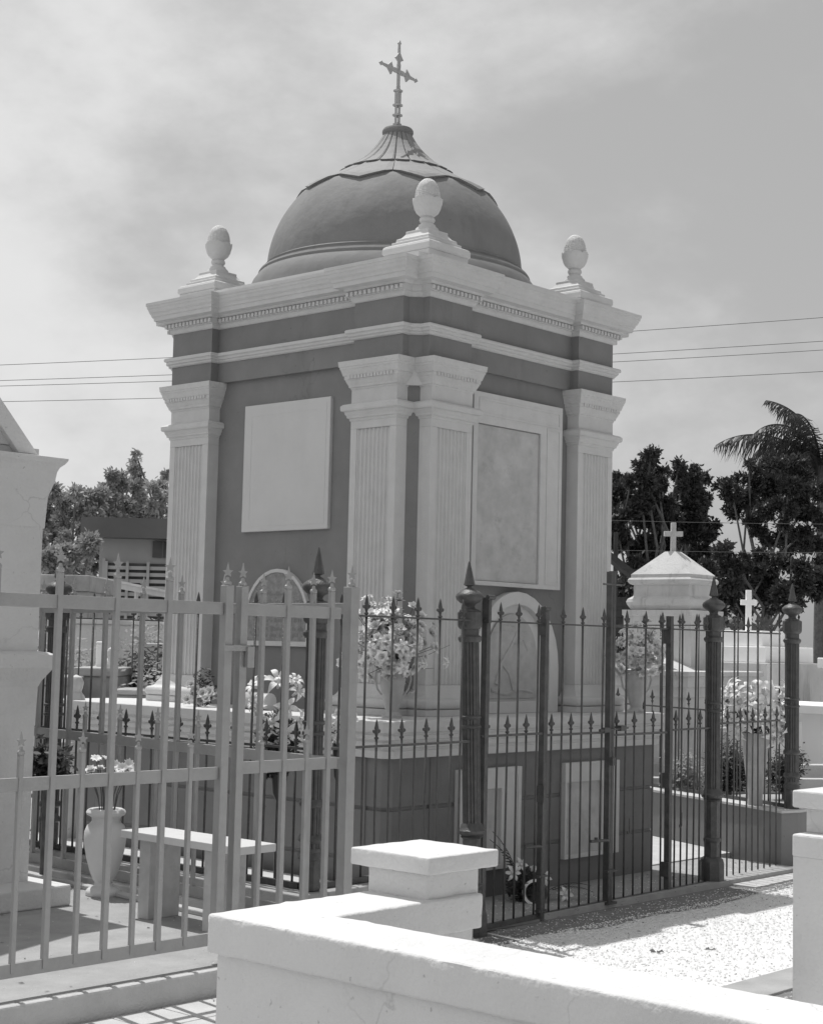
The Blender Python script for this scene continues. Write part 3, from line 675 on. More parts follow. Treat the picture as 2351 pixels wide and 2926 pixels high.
# gate leaf
sbar(sg, -3.078, FY, .40, 1.90, .040)
for x in (-2.805, -2.53): sbar(sg, x, FY, .40, 1.90)
for x in (-2.94, -2.665): sbar(sg, x, FY, .40, 1.215, .020)
for z in (1.774, 1.092, .40): srail(sg, (-3.057, FY + .004), (-2.47, FY + .004), z)
g = G().box(-3.20, FY - .035, 1.62, -3.05, FY - .023, 1.645).box(-3.075, FY - .045, 1.55, -3.035, FY - .023, 1.64); g.obj('latch', 'silver', sg, bevel=.002)
# corner post and far (returning) run
cp = sbar(sf, -2.40, FY, .36, 1.925, .054)
FA, FB = Vector((-2.36, -1.77)), Vector((-2.10, 2.155))
def fpos(y): return FA.x + (y - FA.y) * (FB.x - FA.x) / (FB.y - FA.y)
FYS = (-1.479, -1.099, -.781, -.416, -.068, .287, .62, .95, 1.28, 1.6, 1.93)
for y in FYS: sbar(sf, fpos(y), y, .37, 1.90, .024, 1)
for y0, y1 in zip(FYS, FYS[1:]): sbar(sf, fpos((y0 + y1) / 2), (y0 + y1) / 2, .37, 1.215, .020, 1)
for z in (1.80, 1.078, .355): srail(sf, (FA.x, FA.y), (FB.x, FB.y), z)
kb = thing('kerb', 'low grey concrete kerb under the silver fence beside the tiled path', 'kerb')
G().box(-14, -1.899, .0, -2.05, -1.8605, .309).obj('kerb_edge', 'conc_l', kb, bevel=.01)
G().obox((-2.34, -1.70), (-2.10, 2.2), .13, .3055, .350).obj('kerb_edge', 'conc_l', kb, bevel=.008)
G().obox((-2.47, -1.5), (-2.24, 2.2), .05, .3055, .330).obj('kerb_edge', 'conc_l', kb, bevel=.006)

# ------------------------------------------------------------------ white walls in front
def roughen(o, step, amp, lo, hi, bev=.01, seed=0.0):
    import bmesh
    from mathutils import noise
    for md in list(o.modifiers): o.modifiers.remove(md)
    bm = bmesh.new(); bm.from_mesh(o.data)
    bmesh.ops.bevel(bm, geom=[e for e in bm.edges if e.is_manifold and e.calc_face_angle(0) > .6], offset=bev, segments=3, affect='EDGES', profile=.5)
    for ax in range(3):
        p = [0, 0, 0]; nr = [0, 0, 0]; nr[ax] = 1; c = lo[ax] + step * .5
        while c < hi[ax]:
            p[ax] = c; bmesh.ops.bisect_plane(bm, geom=bm.verts[:] + bm.edges[:] + bm.faces[:], plane_co=p, plane_no=nr); c += step * (1 if ax < 2 else .9)
    bm.normal_update()
    for v in bm.verts:
        q = v.co * 14 + Vector((seed, 0, 0)); n = noise.noise(q) + .5 * noise.noise(v.co * 45); k = 1.0 + 1.2 * max(0, noise.noise(v.co * 9) - .25) * (1 if len(v.link_faces) and max((f.normal.angle(v.normal, 0) for f in v.link_faces)) > .25 else 0) * 3
        v.co += v.normal * n * amp * k
    bmesh.ops.triangulate(bm, faces=bm.faces[:])
    bm.to_mesh(o.data); bm.free()
    o.data.polygons.foreach_set('use_smooth', [True] * len(o.data.polygons)); o.data.set_sharp_from_angle(angle=R(35))
ww = thing('white_wall', 'thick whitewashed L-shaped boundary wall with square end pillar in the foreground', 'wall')
def soft(o, lv=0.0): return o
cop = G().ring([[(x, y, z) for x, y in ((-4.515, -12.), (-4.515, -3.275), (-3.56, -3.275), (-3.56, -3.56), (-4.245, -3.56), (-4.245, -12.))] for z in (.735, .85)]).obj('coping', 'white', ww, bevel=.011)
G().ring([[(x, y, z) for x, y in ((-4.49, -12.), (-4.49, -3.30), (-3.585, -3.30), (-3.585, -3.535), (-4.27, -3.535), (-4.27, -12.))] for z in (-.02, .736)]).obj('wall', 'white', ww)
roughen(cop, .03, .0028, (-4.6, -6.4, .72), (-3.5, -3.2, .86), .010)
pb = G().box(-3.82, -3.54, .845, -3.562, -3.277, .935).obj('pillar', 'white', ww, bevel=.005)
G().ring([[(x, y, z) for x, y in ((-3.862, -3.584), (-3.512, -3.584), (-3.512, -3.232), (-3.862, -3.232))] for z in (.935, .992)]).obj('pillar_cap', 'white', pb, bevel=.009)
for o_ in (pb, pb.children[0]): roughen(o_, .025, .0024, (-3.9, -3.6, .84), (-3.4, -3.2, 1.0), .008, 5)
g = G(); rc = random.Random(8); y = -3.30
while y > -3.53:
    w = rc.uniform(.004, .016); h = rc.uniform(.001, .005); g.box(-3.8225, y - w, .934 - h, -3.8195, y, .9355); y -= w
g.obj('crack', 'dark', pb)['kind'] = 'stuff'
w2 = thing('white_wall', 'narrow end of a second whitewashed wall with capped pillar at the right edge', 'wall')
G().box(-.95, -3.55, .725, 3.2, -3.27, .83).obj('coping', 'white', w2, bevel=.01)
G().box(-.945, -3.545, -.02, 3.2, -3.275, .726).obj('wall', 'white', w2)
p2 = G().box(-.83, -3.50, .83, -.57, -3.28, .95).obj('pillar', 'white', w2, bevel=.005)
G().box(-.885, -3.55, .945, -.53, -3.235, 1.025).obj('pillar_cap', 'white', p2, bevel=.009)
struct(G().box(-2.6, -3.01, -.02, 3.0, -2.75, .018).obj('threshold', 'conc', bevel=.004))
struct(G().box(-2.6, -3.27, -.02, 3.0, -3.0105, .005).obj('dark_strip', 'asph'))  # plain dark strip laid along the near edge of the slab

# ------------------------------------------------------------------ bench and urn in the silver plot
bn = thing('marble_bench', 'small pale marble slab bench on two upright slabs behind the silver fence', 'bench', (0, 0, 0))
G().box(-2.74, -1.44, .683, -2.50, -.58, .720).obj('seat', 'marble_l', bn, bevel=.003)
G().box(-2.715, -.78, .305, -2.52, -.70, .683).obj('leg', 'marble', bn, bevel=.003); G().box(-2.715, -1.26, .305, -2.52, -1.18, .683).obj('leg', 'marble', bn, bevel=.003)
UX, UY = -2.42, -.04
ur = thing('marble_urn', 'tall pale marble flower urn standing left of the bench', 'urn', (UX, UY, .305))
urn_g = G().lathe([(.088, 0), (.092, .008), (.092, .024), (.082, .036), (.070, .042), (.052, .050), (.045, .062), (.047, .072), (.052, .078), (.058, .086), (.076, .13), (.094, .19), (.106, .25), (.112, .30), (.110, .335), (.098, .365), (.080, .380), (.074, .390), (.074, .405), (.084, .414), (.100, .422), (.105, .434), (.100, .446), (.086, .454), (.070, .450), (.066, .440), (.064, .38)], n=40)
urn_g.obj('body', 'marble_l', ur, smooth=True)
# ------------------------------------------------------------------ flowers
def petal_strip(g, base, d, up, ln, wd, curl, n=5):
    d = d.normalized(); side = d.cross(up).normalized(); b0 = len(g.v)
    for i in range(n + 1):
        t = i / n; w = wd * math.sin(math.pi * min(1, .12 + .88 * t) ** .9) * (1 - .15 * t) + .001
        if i == n: w = .0015
        p = base + d * ln * t + up * (curl[0] * t + curl[1] * t * t) * ln
        g.v += [tuple(p - side * w + up * w * .25), tuple(p), tuple(p + side * w + up * w * .25)]
        if i: a = b0 + 3 * (i - 1); g.f += [(a, a + 1, a + 4, a + 3), (a + 1, a + 2, a + 5, a + 4)]
def lily_mesh(name, s=.09, np_=6, trumpet=True, m='petalw'):
    g = G(); r = random.Random(hash(name) % 999)
    if trumpet: g.lathe([(s * .06, 0), (s * .09, s * .3), (s * .22, s * .55), (s * .30, s * .62)], n=10)
    z = Vector((0, 0, s * (.58 if trumpet else .1)))
    for k in range(np_):
        a = 2 * math.pi * k / np_ + r.uniform(-.1, .1); d = Vector((math.cos(a), math.sin(a), .55 if trumpet else .25))
        petal_strip(g, z + Vector((math.cos(a), math.sin(a), 0)) * s * (.2 if trumpet else .03), d, Vector((0, 0, 1)), s * r.uniform(.58, .82), s * (.165 if trumpet else .20), (.35, -1.05 if trumpet else -.3), 7)
    g.lathe([(s * .05, s * (.5 if trumpet else .08)), (s * .12, s * (.62 if trumpet else .14)), (.001, s * (.75 if trumpet else .22))], n=7)
    me = g.mesh(name); me.materials.append(M[m]); me.polygons.foreach_set('use_smooth', [True] * len(me.polygons)); return me
def round_mesh(name, s=.04, m='petalw'):
    g = G(); r = random.Random(len(name))
    for ring_, (n, el, ln) in enumerate(((5, -.05, 1.0), (5, .45, .85), (4, 1.0, .5))):
        for k in range(n):
            a = 2 * math.pi * (k + .5 * ring_) / n + r.uniform(-.2, .2); d = Vector((math.cos(a) * math.cos(el), math.sin(a) * math.cos(el), math.sin(el)))
            petal_strip(g, Vector((0, 0, 0)), d, (Vector((0, 0, 1)) - d * d.z).normalized(), s * ln, s * .46, (.10, .12), 4)
    me = g.mesh(name); me.materials.append(M[m]); me.polygons.foreach_set('use_smooth', [True] * len(me.polygons)); return me
ME_L = lily_mesh('lily', .088); ME_LS = lily_mesh('small_lily', .055); ME_D = lily_mesh('daisy', .035, 11, False); ME_O = round_mesh('blossom', .045); ME_O2 = round_mesh('pale_blossom', .040, 'petalg'); ME_T = round_mesh('tulip', .038)
def fern_mesh(name, ln=.30, n=16, m='fern'):
    g = G(); pts = []
    for i in range(n + 1):
        t = i / n; pts.append(Vector((ln * t, 0, ln * (.35 * t - .45 * t * t))))
    g.tube(pts, .002, 4)
    for i in range(1, n):
        t = i / n; w = ln * .20 * math.sin(math.pi * min(1, t * 1.1 + .1)) + .004
        for s in (-1, 1):
            p = pts[i]; q = p + Vector((w * .35, s * w, -w * .2)); b = len(g.v); wd = ln * .016
            g.v += [tuple(p - Vector((wd, 0, 0))), tuple(p + Vector((wd, 0, 0))), tuple(q), tuple(p.lerp(q, .6) + Vector((-wd * 1.1, 0, 0)))]; g.f.append((b, b + 1, b + 2, b + 3))
    me = g.mesh(name); me.materials.append(M[m]); return me
ME_F = fern_mesh('fern_frond')
def leafball(name, n, rad, sz, m, parent, seed=0, sq=(1, 1, 1), c=(0, 0, 0)):
    r = random.Random(seed); g = G()
    for _ in range(n):
        v = Vector((r.gauss(0, 1), r.gauss(0, 1), r.gauss(0, 1))).normalized() * rad * r.random() ** .5
        p = Vector((v.x * sq[0] + c[0], v.y * sq[1] + c[1], v.z * sq[2] + c[2])); a = Vector((r.gauss(0, 1), r.gauss(0, 1), r.gauss(0, 1))).normalized(); b = a.orthogonal().normalized(); s = sz * r.uniform(.6, 1.3); k = len(g.v)
        g.v += [tuple(p - a * s), tuple(p + b * s * .35), tuple(p + a * s), tuple(p - b * s * .35)]; g.f.append((k, k + 1, k + 2, k + 3))
    return g.obj(name, m, parent, fix=False)
def place(me, name, parent, p, d, s=1.0, spin=0.0):
    o = bpy.data.objects.new(name, me); COL.objects.link(o); o.parent = parent; o.location = p
    q = Vector(d).to_track_quat('Z', 'Y') @ __import__('mathutils').Quaternion((0, 0, 1), spin)
    o.rotation_mode = 'QUATERNION'; o.rotation_quaternion = q; o.scale = (s, s, s); return o
def bouquet(root, heads, rad, c, sq, meshes, smin, smax, seed, stems=True, ferns=4, leafn=160, bias=Vector((-.6, -.6, .3)), foot=(0, 0, 0)):
    r = random.Random(seed); g = G(); cc = Vector(c)
    for i in range(heads):
        v = Vector((r.gauss(0, 1), r.gauss(0, 1), r.gauss(0, 1))).normalized()
        if v.dot(bias) < -.35: v = -v
        rr_ = rad * (r.uniform(.5, 1.06) if r.random() > .16 else r.uniform(1.05, 1.38)); p = cc + Vector((v.x * sq[0], v.y * sq[1], v.z * sq[2])) * rr_
        me = meshes[i % len(meshes)]
        place(me, 'flower', root, p, v + Vector((0, 0, .25)) + bias * .3, r.uniform(smin, smax), r.uniform(0, 6))
        if stems and i % 2 == 0: g.tube([Vector(foot) + Vector((r.uniform(-.02, .02), r.uniform(-.02, .02), 0)), cc.lerp(p, .4) - Vector((0, 0, rad * .3)), p], .0022, 4)
    if stems: g.obj('stems', 'stem', root)
    leafball('foliage', leafn, rad * .72, .022, 'fern', root, seed, sq, c)
    for k in range(ferns):
        a = r.uniform(0, 6.28); place(ME_F, 'fern_frond', root, cc + Vector((0, 0, -.3 * rad)), (0, 0, 1), rad / .30 * r.uniform(.85, 1.15), 0).rotation_quaternion = __import__('mathutils').Euler((0, r.uniform(-1.0, -.2), a)).to_quaternion()
# urn flowers
fu = thing('flower_bunch', 'daisies and tulips standing in the tall marble urn', 'flowers', (UX, UY, .305 + .41))
g = G(); ru = random.Random(5)
for i, (dx, dy, z, k) in enumerate(((-.055, .03, .30, 0), (-.02, 0, .30, 0), (-.075, .05, .245, 1), (-.035, .02, .25, 1), (.05, -.055, .255, 0), (.075, -.075, .275, 0), (.06, -.04, .245, 0), (-.06, .06, .20, 1), (.02, -.03, .27, 0), (.09, -.07, .25, 0), (-.04, -.01, .21, 1), (.04, -.02, .235, 0))):
    p = Vector((dx, dy, z)); place(ME_D if k == 0 else ME_T, 'flower', fu, p, (ru.uniform(-.8, .2), ru.uniform(-.9, 0), .5 + k), 1.25 if k == 0 else .95, ru.uniform(0, 6)); g.tube([(dx * .15, dy * .15, -.12), (dx * .5, dy * .5, z * .45), p], .003, 5)
g.obj('stems', 'stem', fu)
# vases on the ledge
def vase(name, label, x, y, z, s=1.0, rz=0):
    v = thing(name, label, 'vase', (x, y, z), rz)
    g = G().lathe([(.066, 0), (.066, .016), (.052, .028), (.042, .040), (.046, .056), (.060, .10), (.072, .16), (.082, .22), (.085, .245), (.080, .256), (.077, .264), (.077, .290), (.084, .296), (.092, .304), (.092, .314), (.072, .314), (.066, .28)], n=32, rad=lambda j, z: 1 - .05 * abs(math.cos(4 * math.pi * j / 32 * 2)))
    g.obj('body', 'marble', v, smooth=True)
    for sgn in (-1, 1):
        G().tube([(sgn * .078, 0, .292), (sgn * .108, 0, .285), (sgn * .114, 0, .245), (sgn * .098, 0, .18), (sgn * .070, 0, .145)], .009, 6, .006).obj('handle', 'marble', v, smooth=True)
    v.scale = (s,) * 3
    return v
V1 = (-.245, -.085, 1.1975)
vase('marble_vase', 'grey marble vase on the ledge at the front corner of the mausoleum', *V1, 1.0, R(-42))
f1 = thing('flower_bouquet', 'large spreading bouquet of pale blossoms in the vase at the front corner', 'flowers', (V1[0], V1[1], V1[2] + .30))
bouquet(f1, 190, .25, (-.01, .01, .17), (1.0, 1.0, .95), [ME_O, ME_O2, ME_O, ME_T, ME_O, ME_LS], .55, 1.15, 11, ferns=7, leafn=420)
r_ = random.Random(4); g = G()
for k in range(7):
    a = R(130) + r_.uniform(-1.2, 1.6); t = Vector((math.cos(a) * .16, math.sin(a) * .16, .40 + r_.uniform(-.05, .09))); g.tube([(0, 0, .1), tuple(t * .6), tuple(t)], .0022, 4, .001)
    for q in (.75, .88, .97): place(ME_O, 'flower', f1, t * q + Vector((r_.uniform(-.01, .01), 0, 0)), (-.4, -.5, .6), .45, k)
for dd in ((.26, -.25, .17), (.19, -.18, .02), (-.19, .17, .04)): g.tube([(0, 0, .05), tuple(Vector(dd) * .6), dd], .003, 4, .0015)
g.obj('twigs', 'stem', f1)
V2 = (2.26, -.24, 1.1975)
vase('marble_vase', 'grey marble vase with handles on the right end of the mausoleum ledge', *V2, 1.0, R(-42))
f2 = thing('flower_bouquet', 'round bouquet of pale blossoms in the vase at the right end of the ledge', 'flowers', (V2[0], V2[1], V2[2] + .30))
bouquet(f2, 150, .21, (0, 0, .15), (1.05, 1.05, .85), [ME_O, ME_O2, ME_O, ME_T, ME_O, ME_LS], .55, 1.1, 12, ferns=5, leafn=330)
# small basket arrangement and lace roll on the left ledge
fb = thing('flower_basket', 'small mixed dark and white flower arrangement at the foot of the far left pilaster', 'flowers', (-.36, 1.60, 1.1975))
leafball('foliage', 420, .10, .020, 'fern', fb, 3, (.9, .9, 1.5), (0, 0, .13))
rb = random.Random(9)
for k in range(12): place(ME_O if k % 3 else ME_O2, 'flower', fb, Vector((rb.uniform(-.10, .08), rb.uniform(-.12, .12), rb.uniform(.02, .17))) + Vector((-.03, 0, 0)), (-1, -.6, .4), rb.uniform(.7, 1.1), k)
rl = thing('wreath_roll', 'pale wrapped roll lying on the ledge below the inscription stone', 'wreath', (-.30, 1.08, 1.1975 + .058))
g = G(); g.tube([(0, -.10, 0), (0, .15, 0)], .058, 20); g.obj('wrapping', 'marble_l', rl, smooth=True)
g = G(); g.tube([(0, .0, 0), (0, .13, 0)], .062, 24)
o = g.obj('lace_band', 'relief', rl, smooth=True)
# lilies with dark fern just behind the fence corner
fl = thing('lily_spray', 'large white lilies with dark foliage behind the fence, left of its corner post', 'flowers', (-1.66, -.56, 1.10))
leafball('foliage', 2200, .13, .022, 'fern', fl, 21, (1.0, 1.0, 1.5), (-.01, .02, .0))
for k, (a, b, z, s, d) in enumerate(((-.06, .06, .29, 1.15, (-.6, .2, .5)), (.0, 0, .31, 1.25, (-.5, -.6, .7)), (.055, -.06, .27, 1.0, (.1, -.9, .6)), (.03, -.03, .20, 1.0, (-.5, -.7, .2)), (-.05, .05, .16, .9, (-.8, .1, .3)), (.03, -.03, .07, 1.2, (-.6, -.7, -.1)), (-.03, .03, .04, .9, (-.9, -.2, -.3)), (.07, -.07, .13, .95, (.0, -1, .1)), (-.07, .07, .22, .8, (-.9, .3, .3)), (-.02, .0, .12, .9, (-.8, -.5, .2)), (.06, -.05, .33, .8, (-.1, -.8, .8)))):
    place(ME_L, 'flower', fl, (a - .03, b, z), d, s, k)
for k in range(9): place(ME_F, 'fern_frond', fl, (0, 0, .0), (0, 0, 1), .75, 0).rotation_quaternion = __import__('mathutils').Euler((0, rb.uniform(-1.2, .7), rb.uniform(0, 6.3))).to_quaternion()
fs = thing('flower_bunch', 'small bunch of white flowers just left of the front corner vase, behind the fence', 'flowers', (-1.45, -.81, 1.13))
for k in range(14): place(ME_O, 'flower', fs, (rb.uniform(-.07, .05), rb.uniform(-.05, .07), rb.uniform(0, .17)), (-.8, -.7, .4), rb.uniform(.6, 1.0), k)
leafball('foliage', 140, .07, .018, 'fern', fs, 6, (1, 1, 1.2), (0, 0, .02))
t = tag(G().lathe([(.07, .20), (.07, .215), (.016, .235), (.014, .80), (.035, .84), (.055, 1.02), (.060, 1.10), (.050, 1.10)], n=16).obj('flower_stand', 'vasedark', loc=(-1.66, -.56, 0), smooth=True), 'slim dark flower stand holding the large white lilies behind the left fence', 'stand')
t = tag(G().lathe([(.05, .20), (.05, .215), (.012, .235), (.012, .90), (.030, .94), (.040, 1.12), (.034, 1.12)], n=16).obj('flower_stand', 'vasedark', loc=(-1.45, -.81, 0), smooth=True), 'slim dark flower stand under the small white bunch beside the corner post', 'stand')
# lily vase on the dark wall at right
LV = Vector((3.66, -.44, .455))
lv = thing('cone_vase', 'tall tapering marble vase on the dark wall between the right fence posts', 'vase', LV)
G().lathe([(.060, 0), (.062, .02), (.058, .05), (.060, .10), (.085, .30), (.105, .48), (.110, .54), (.112, .57), (.100, .57), (.09, .50)], n=20, rad=lambda j, z: 1 - .06 * (j % 5 == 0)).obj('body', 'marble', lv, smooth=True)
f3 = thing('flower_bouquet', 'bouquet of large white lilies in the tall tapering vase on the dark wall', 'flowers', LV + Vector((0, 0, .55)))
leafball('foliage', 500, .17, .026, 'fern', f3, 31, (1, 1, .9), (0, 0, .14))
rl_ = random.Random(17)
for k in range(34):
    a = R(221) + rl_.uniform(-1.7, 1.7); rr_ = rl_.uniform(.07, .22); place(ME_L, 'flower', f3, (math.cos(a) * rr_, math.sin(a) * rr_, rl_.uniform(-.02, .36)), (math.cos(a), math.sin(a), rl_.uniform(-.1, .7)), rl_.uniform(1.15, 1.6), k)
for k in range(12): place(ME_F, 'fern_frond', f3, (0, 0, .04), (0, 0, 1), rl_.uniform(.8, 1.15), 0).rotation_quaternion = __import__('mathutils').Euler((0, rl_.uniform(-.5, .6), rl_.uniform(0, 6.3))).to_quaternion()
# fallen arrangement on the floor behind the gate
WX, WY_ = .52, -.66
wr = thing('fallen_vase', 'dark round vase with a white rim tipped over behind the left gate leaf', 'vase', (WX, WY_, .10))
g = G(); g.lathe([(.02, -.10), (.06, -.09), (.075, -.04), (.078, .02), (.068, .055), (.058, .05), (.05, .0)], n=24); g.obj('body', 'vasedark', wr, smooth=True)
g = G(); rings = []
for i in range(19):
    a = R(60 + i * 11); rings.append([(math.cos(a) * rr_, math.sin(a) * rr_, zz) for rr_, zz in ((.066, .050), (.082, .052), (.084, .060), (.066, .062))])
g.ring(rings); g.obj('rim', 'white3', wr)
wr.rotation_euler = (R(78), R(0), R(-50))
fw = thing('wilted_wreath', 'wilted fern and flower wreath lying on the floor behind the left gate leaf', 'wreath', (WX, WY_ + .06, .05))
leafball('foliage', 900, .12, .022, 'fern', fw, 41, (1.4, .9, 1.0), (.02, .03, .09))
for k, (a, tilt, s, px_, py_) in enumerate(((R(110), -1.05, 1.25, -.03, .03), (R(140), -1.25, 1.35, -.05, .05), (R(-28), -.15, 1.0, .12, -.08), (R(-40), -.05, .9, .14, -.09), (R(200), -.5, .8, -.1, 0), (R(60), -1.0, .7, .02, .05), (R(10), -.35, .9, .1, .03))):
    place(ME_F, 'fern_frond', fw, (px_, py_, .06), (0, 0, 1), s, 0).rotation_quaternion = __import__('mathutils').Euler((0, tilt, a)).to_quaternion()
for k, (x, y, z, s) in enumerate(((-.11, .05, .17, .8), (-.05, .03, .22, .7), (.20, -.14, .03, .8), (.12, -.02, .13, .8), (.03, -.02, .20, .6))): place(ME_L if k != 4 else ME_O, 'flower', fw, (x, y, z), (-.5, -.7, .2), s, k)

# ------------------------------------------------------------------ neighbouring white tomb at the left edge
lt = thing('white_tomb', 'pale whitewashed tomb with cornice cut off by the left edge of the picture', 'tomb')
G().box(-6.2, .03, .305, -2.844, 2.6, 2.40).obj('wall', 'white', lt, bevel=.006)
G().rect(-6.2, .03, -2.844, 2.6, [(0, 2.22), (.006, 2.23), (.006, 2.25), (0.010, 2.34), (.012, 2.385), (.018, 2.41), (.024, 2.43), (.036, 2.47), (.042, 2.52), (.052, 2.545), (.072, 2.565), (.082, 2.582), (.083, 2.592), (.03, 2.60)]).obj('cornice', 'white', lt)
G().prism([(.06, 2.6), (2.55, 2.6), (2.55, 2.64), (.06, 2.64)], 0, -6.2, -2.87).obj('roof', 'conc_l', lt)
g = G().prism([(-2.90, 2.605), (-4.3, 4.15), (-4.3, 4.02), (-3.02, 2.605)], 1, .02, .16); g.obj('gable_edge', 'white', lt, bevel=.004)
g = G().prism([(-2.98, 2.642), (-4.3, 4.06), (-4.3, 2.642)], 1, .05, .14); g.obj('gable', 'conc_l', lt)
G().rect(-6.2, .03, -2.844, 2.6, [(0, 1.20), (.003, 1.33), (.005, 1.40), (.016, 1.43), (.034, 1.46), (.060, 1.50), (.066, 1.545), (.068, 1.567), (.04, 1.580), (0, 1.585)]).obj('ledge', 'white', lt)
G().box(-6.5, -.199, .305, -2.741, 2.7, .410).obj('step', 'white', lt, bevel=.01)

# ------------------------------------------------------------------ cemetery behind, right
def simple_cross(parent, x, y, z, h, w, t=.045, zc=.62, m='white2', name='cross', rz=R(-48)):
    c, s = math.cos(rz), math.sin(rz); g = G()
    def bx(u0, z0, u1, z1, tt):
        p = [(-tt / 2, u0), (tt / 2, u0), (tt / 2, u1), (-tt / 2, u1)]
        q = [(x + b * c - a * s * -1 * 0 + a * -s * 0 + a * (-s), y + b * s + a * c) for a, b in p]
        g.quadbox([(a, b, z0) for a, b in q] + [(a, b, z1) for a, b in q])
    bx(-t / 2, z, t / 2, z + h, t); bx(-w / 2, z + h * zc - t / 2, w / 2, z + h * zc + t / 2, t * .9)
    return g.obj(name, m, parent, bevel=.004)
bt = thing('white_tomb', 'weathered white tomb with hipped roof and plain cross right of the mausoleum', 'tomb')
bx0, by0, bx1, by1 = 5.75, 1.50, 6.18, 2.15
cx_, cy_ = (bx0 + bx1) / 2, (by0 + by1) / 2
G().ring([[(bx0 - .02, by0 - .02, 2.385), (bx1 + .02, by0 - .02, 2.385), (bx1 + .02, by1 + .02, 2.385), (bx0 - .02, by1 + .02, 2.385)], [(bx0 - .02, by0 - .02, 2.42), (bx1 + .02, by0 - .02, 2.42), (bx1 + .02, by1 + .02, 2.42), (bx0 - .02, by1 + .02, 2.42)], [(cx_ - .06, cy_ - .06, 2.655), (cx_ + .06, cy_ - .06, 2.655), (cx_ + .06, cy_ + .06, 2.655), (cx_ - .06, cy_ + .06, 2.655)]]).obj('roof', 'white2', bt)
G().rect(bx0, by0, bx1, by1, [(.0, 2.06), (.02, 2.07), (.045, 2.11), (.055, 2.14), (.045, 2.17), (.005, 2.20), (0, 2.22), (0, 2.31), (.03, 2.325), (.045, 2.345), (.045, 2.365), (.03, 2.385)]).obj('upper_box', 'white2', bt)
simple_cross(bt, cx_, cy_, 2.65, .30, .19, .05)
G().rect(bx0 - .07, by0 - .07, bx1 + .07, by1 + .07, [(0, .3), (0, 1.45), (.04, 1.452), (.07, 1.38), (.07, 1.372), (0, 1.40), (0, 2.0), (.01, 2.01), (.01, 2.06)][0:2] + [(0, 2.0), (.012, 2.01), (.012, 2.062)]).obj('shaft', 'white2', bt)
G().rect(5.15, 1.15, 6.35, 3.0, [(0, .3), (0, 1.22), (.02, 1.23), (.02, 1.31), (.05, 1.33), (.06, 1.38), (.06, 1.42), (.09, 1.43), (.09, 1.47), (.05, 1.475)]).obj('lower_chamber', 'white2', bt)
g = G().prism([(1.35, 1.475), (2.6, 1.475), (2.1, 1.60), (1.9, 1.66), (1.7, 1.60)], 0, 5.35, 5.74); g.obj('curved_lid', 'white2', bt)
st = thing('stepped_tomb', 'bright white stepped tomb with white cross at the far right', 'tomb')
G().box(8.0, 1.9, .4, 9.3, 3.1, 1.55).obj('lower_step', 'white2', st, bevel=.01); G().box(8.1, 1.98, 1.55, 9.2, 3.0, 1.73).obj('middle_step', 'white3', st, bevel=.01); G().box(8.15, 2.05, 1.73, 8.65, 2.65, 1.905).obj('top_step', 'white3', st, bevel=.01)
simple_cross(st, 8.38, 2.36, 1.90, .47, .18, .06, .70, 'white3')
st2 = thing('stepped_tomb', 'low white flat-topped tomb partly hidden by the far right fence post', 'tomb')
G().box(8.9, .9, .4, 10.4, 1.7, 1.50).obj('chamber', 'white3', st2, bevel=.01); G().box(8.85, .85, 1.5, 10.45, 1.75, 1.62).obj('lid', 'white3', st2, bevel=.01); G().box(9.3, 1.0, 1.62, 10.2, 1.6, 1.9).obj('upper_lid', 'white3', st2, bevel=.01)
wt = thing('white_slab_tomb', 'tall bright white tomb body beyond the right fence panel, below the cross', 'tomb')
G().box(7.3, .75, .3, 8.2, 1.6, 1.05).obj('chamber', 'white3', wt, bevel=.01); G().box(7.2, .68, 1.05, 8.3, 1.7, 1.14).obj('lid', 'white3', wt, bevel=.01)
struct(G().ring([[(4.0, -.45, z), (30, -.45, z), (30, 30, z), (5.6, 30, z), (5.1, 2.3, z)] for z in (-.02, .36)]).obj('upper_terrace', 'conc'))
kb2 = thing('kerb', 'double pale kerb step beyond the dark wall at right', 'kerb')
G().obox((4.55, 1.45), (7.0, -.45), .12, .36, .50).obj('kerb_edge', 'conc_l', kb2, bevel=.01); G().obox((5.0, 1.60), (7.4, -.2), .14, .36, .60).obj('kerb_edge', 'conc_l', kb2, bevel=.01)
G().obox((5.1, 2.4), (9.0, .2), .10, .36, .96).obj('kerb_edge', 'white3', kb2, bevel=.01)
# hedges
def bush(name, label, c, rad, sq, n, sz, seed, m='leafd'):
    b = thing(name, label, 'bush', (c[0], c[1], c[2])); G().tube([(0, 0, .05 - c[2] + (.3 if c[0] > 3.5 else 0)), (0, 0, rad * sq[2])], .02, 5).obj('stem', 'bark', b)
    r = random.Random(seed); g = G()
    for _ in range(n):
        cl = r.randrange(9); rc = random.Random(seed * 31 + cl); o = Vector((rc.gauss(0, .45), rc.gauss(0, .45), rc.gauss(0, .35)))
        v = (o + Vector((r.gauss(0, .38), r.gauss(0, .38), r.gauss(0, .38)))) * rad; p = Vector((v.x * sq[0], v.y * sq[1], max(-rad * .9, v.z) * sq[2] + rad * sq[2]))
        a = Vector((r.gauss(0, 1), r.gauss(0, 1), r.gauss(0, .7))).normalized(); q = a.orthogonal().normalized(); s = sz * r.uniform(.6, 1.4); k = len(g.v)
        g.v += [tuple(p - a * s), tuple(p + q * s * .35), tuple(p + a * s), tuple(p - q * s * .35)]; g.f.append((k, k + 1, k + 2, k + 3))
    g.obj('foliage', m, b, fix=False); return b
c = at(1958, 2180, 14.1); bush('shrub', 'grey-green leafy shrub behind the fence under the hipped-roof tomb', (c.x, c.y, .42), .15, (1.1, 1.1, 1.1), 2600, .022, 51, 'leafm')
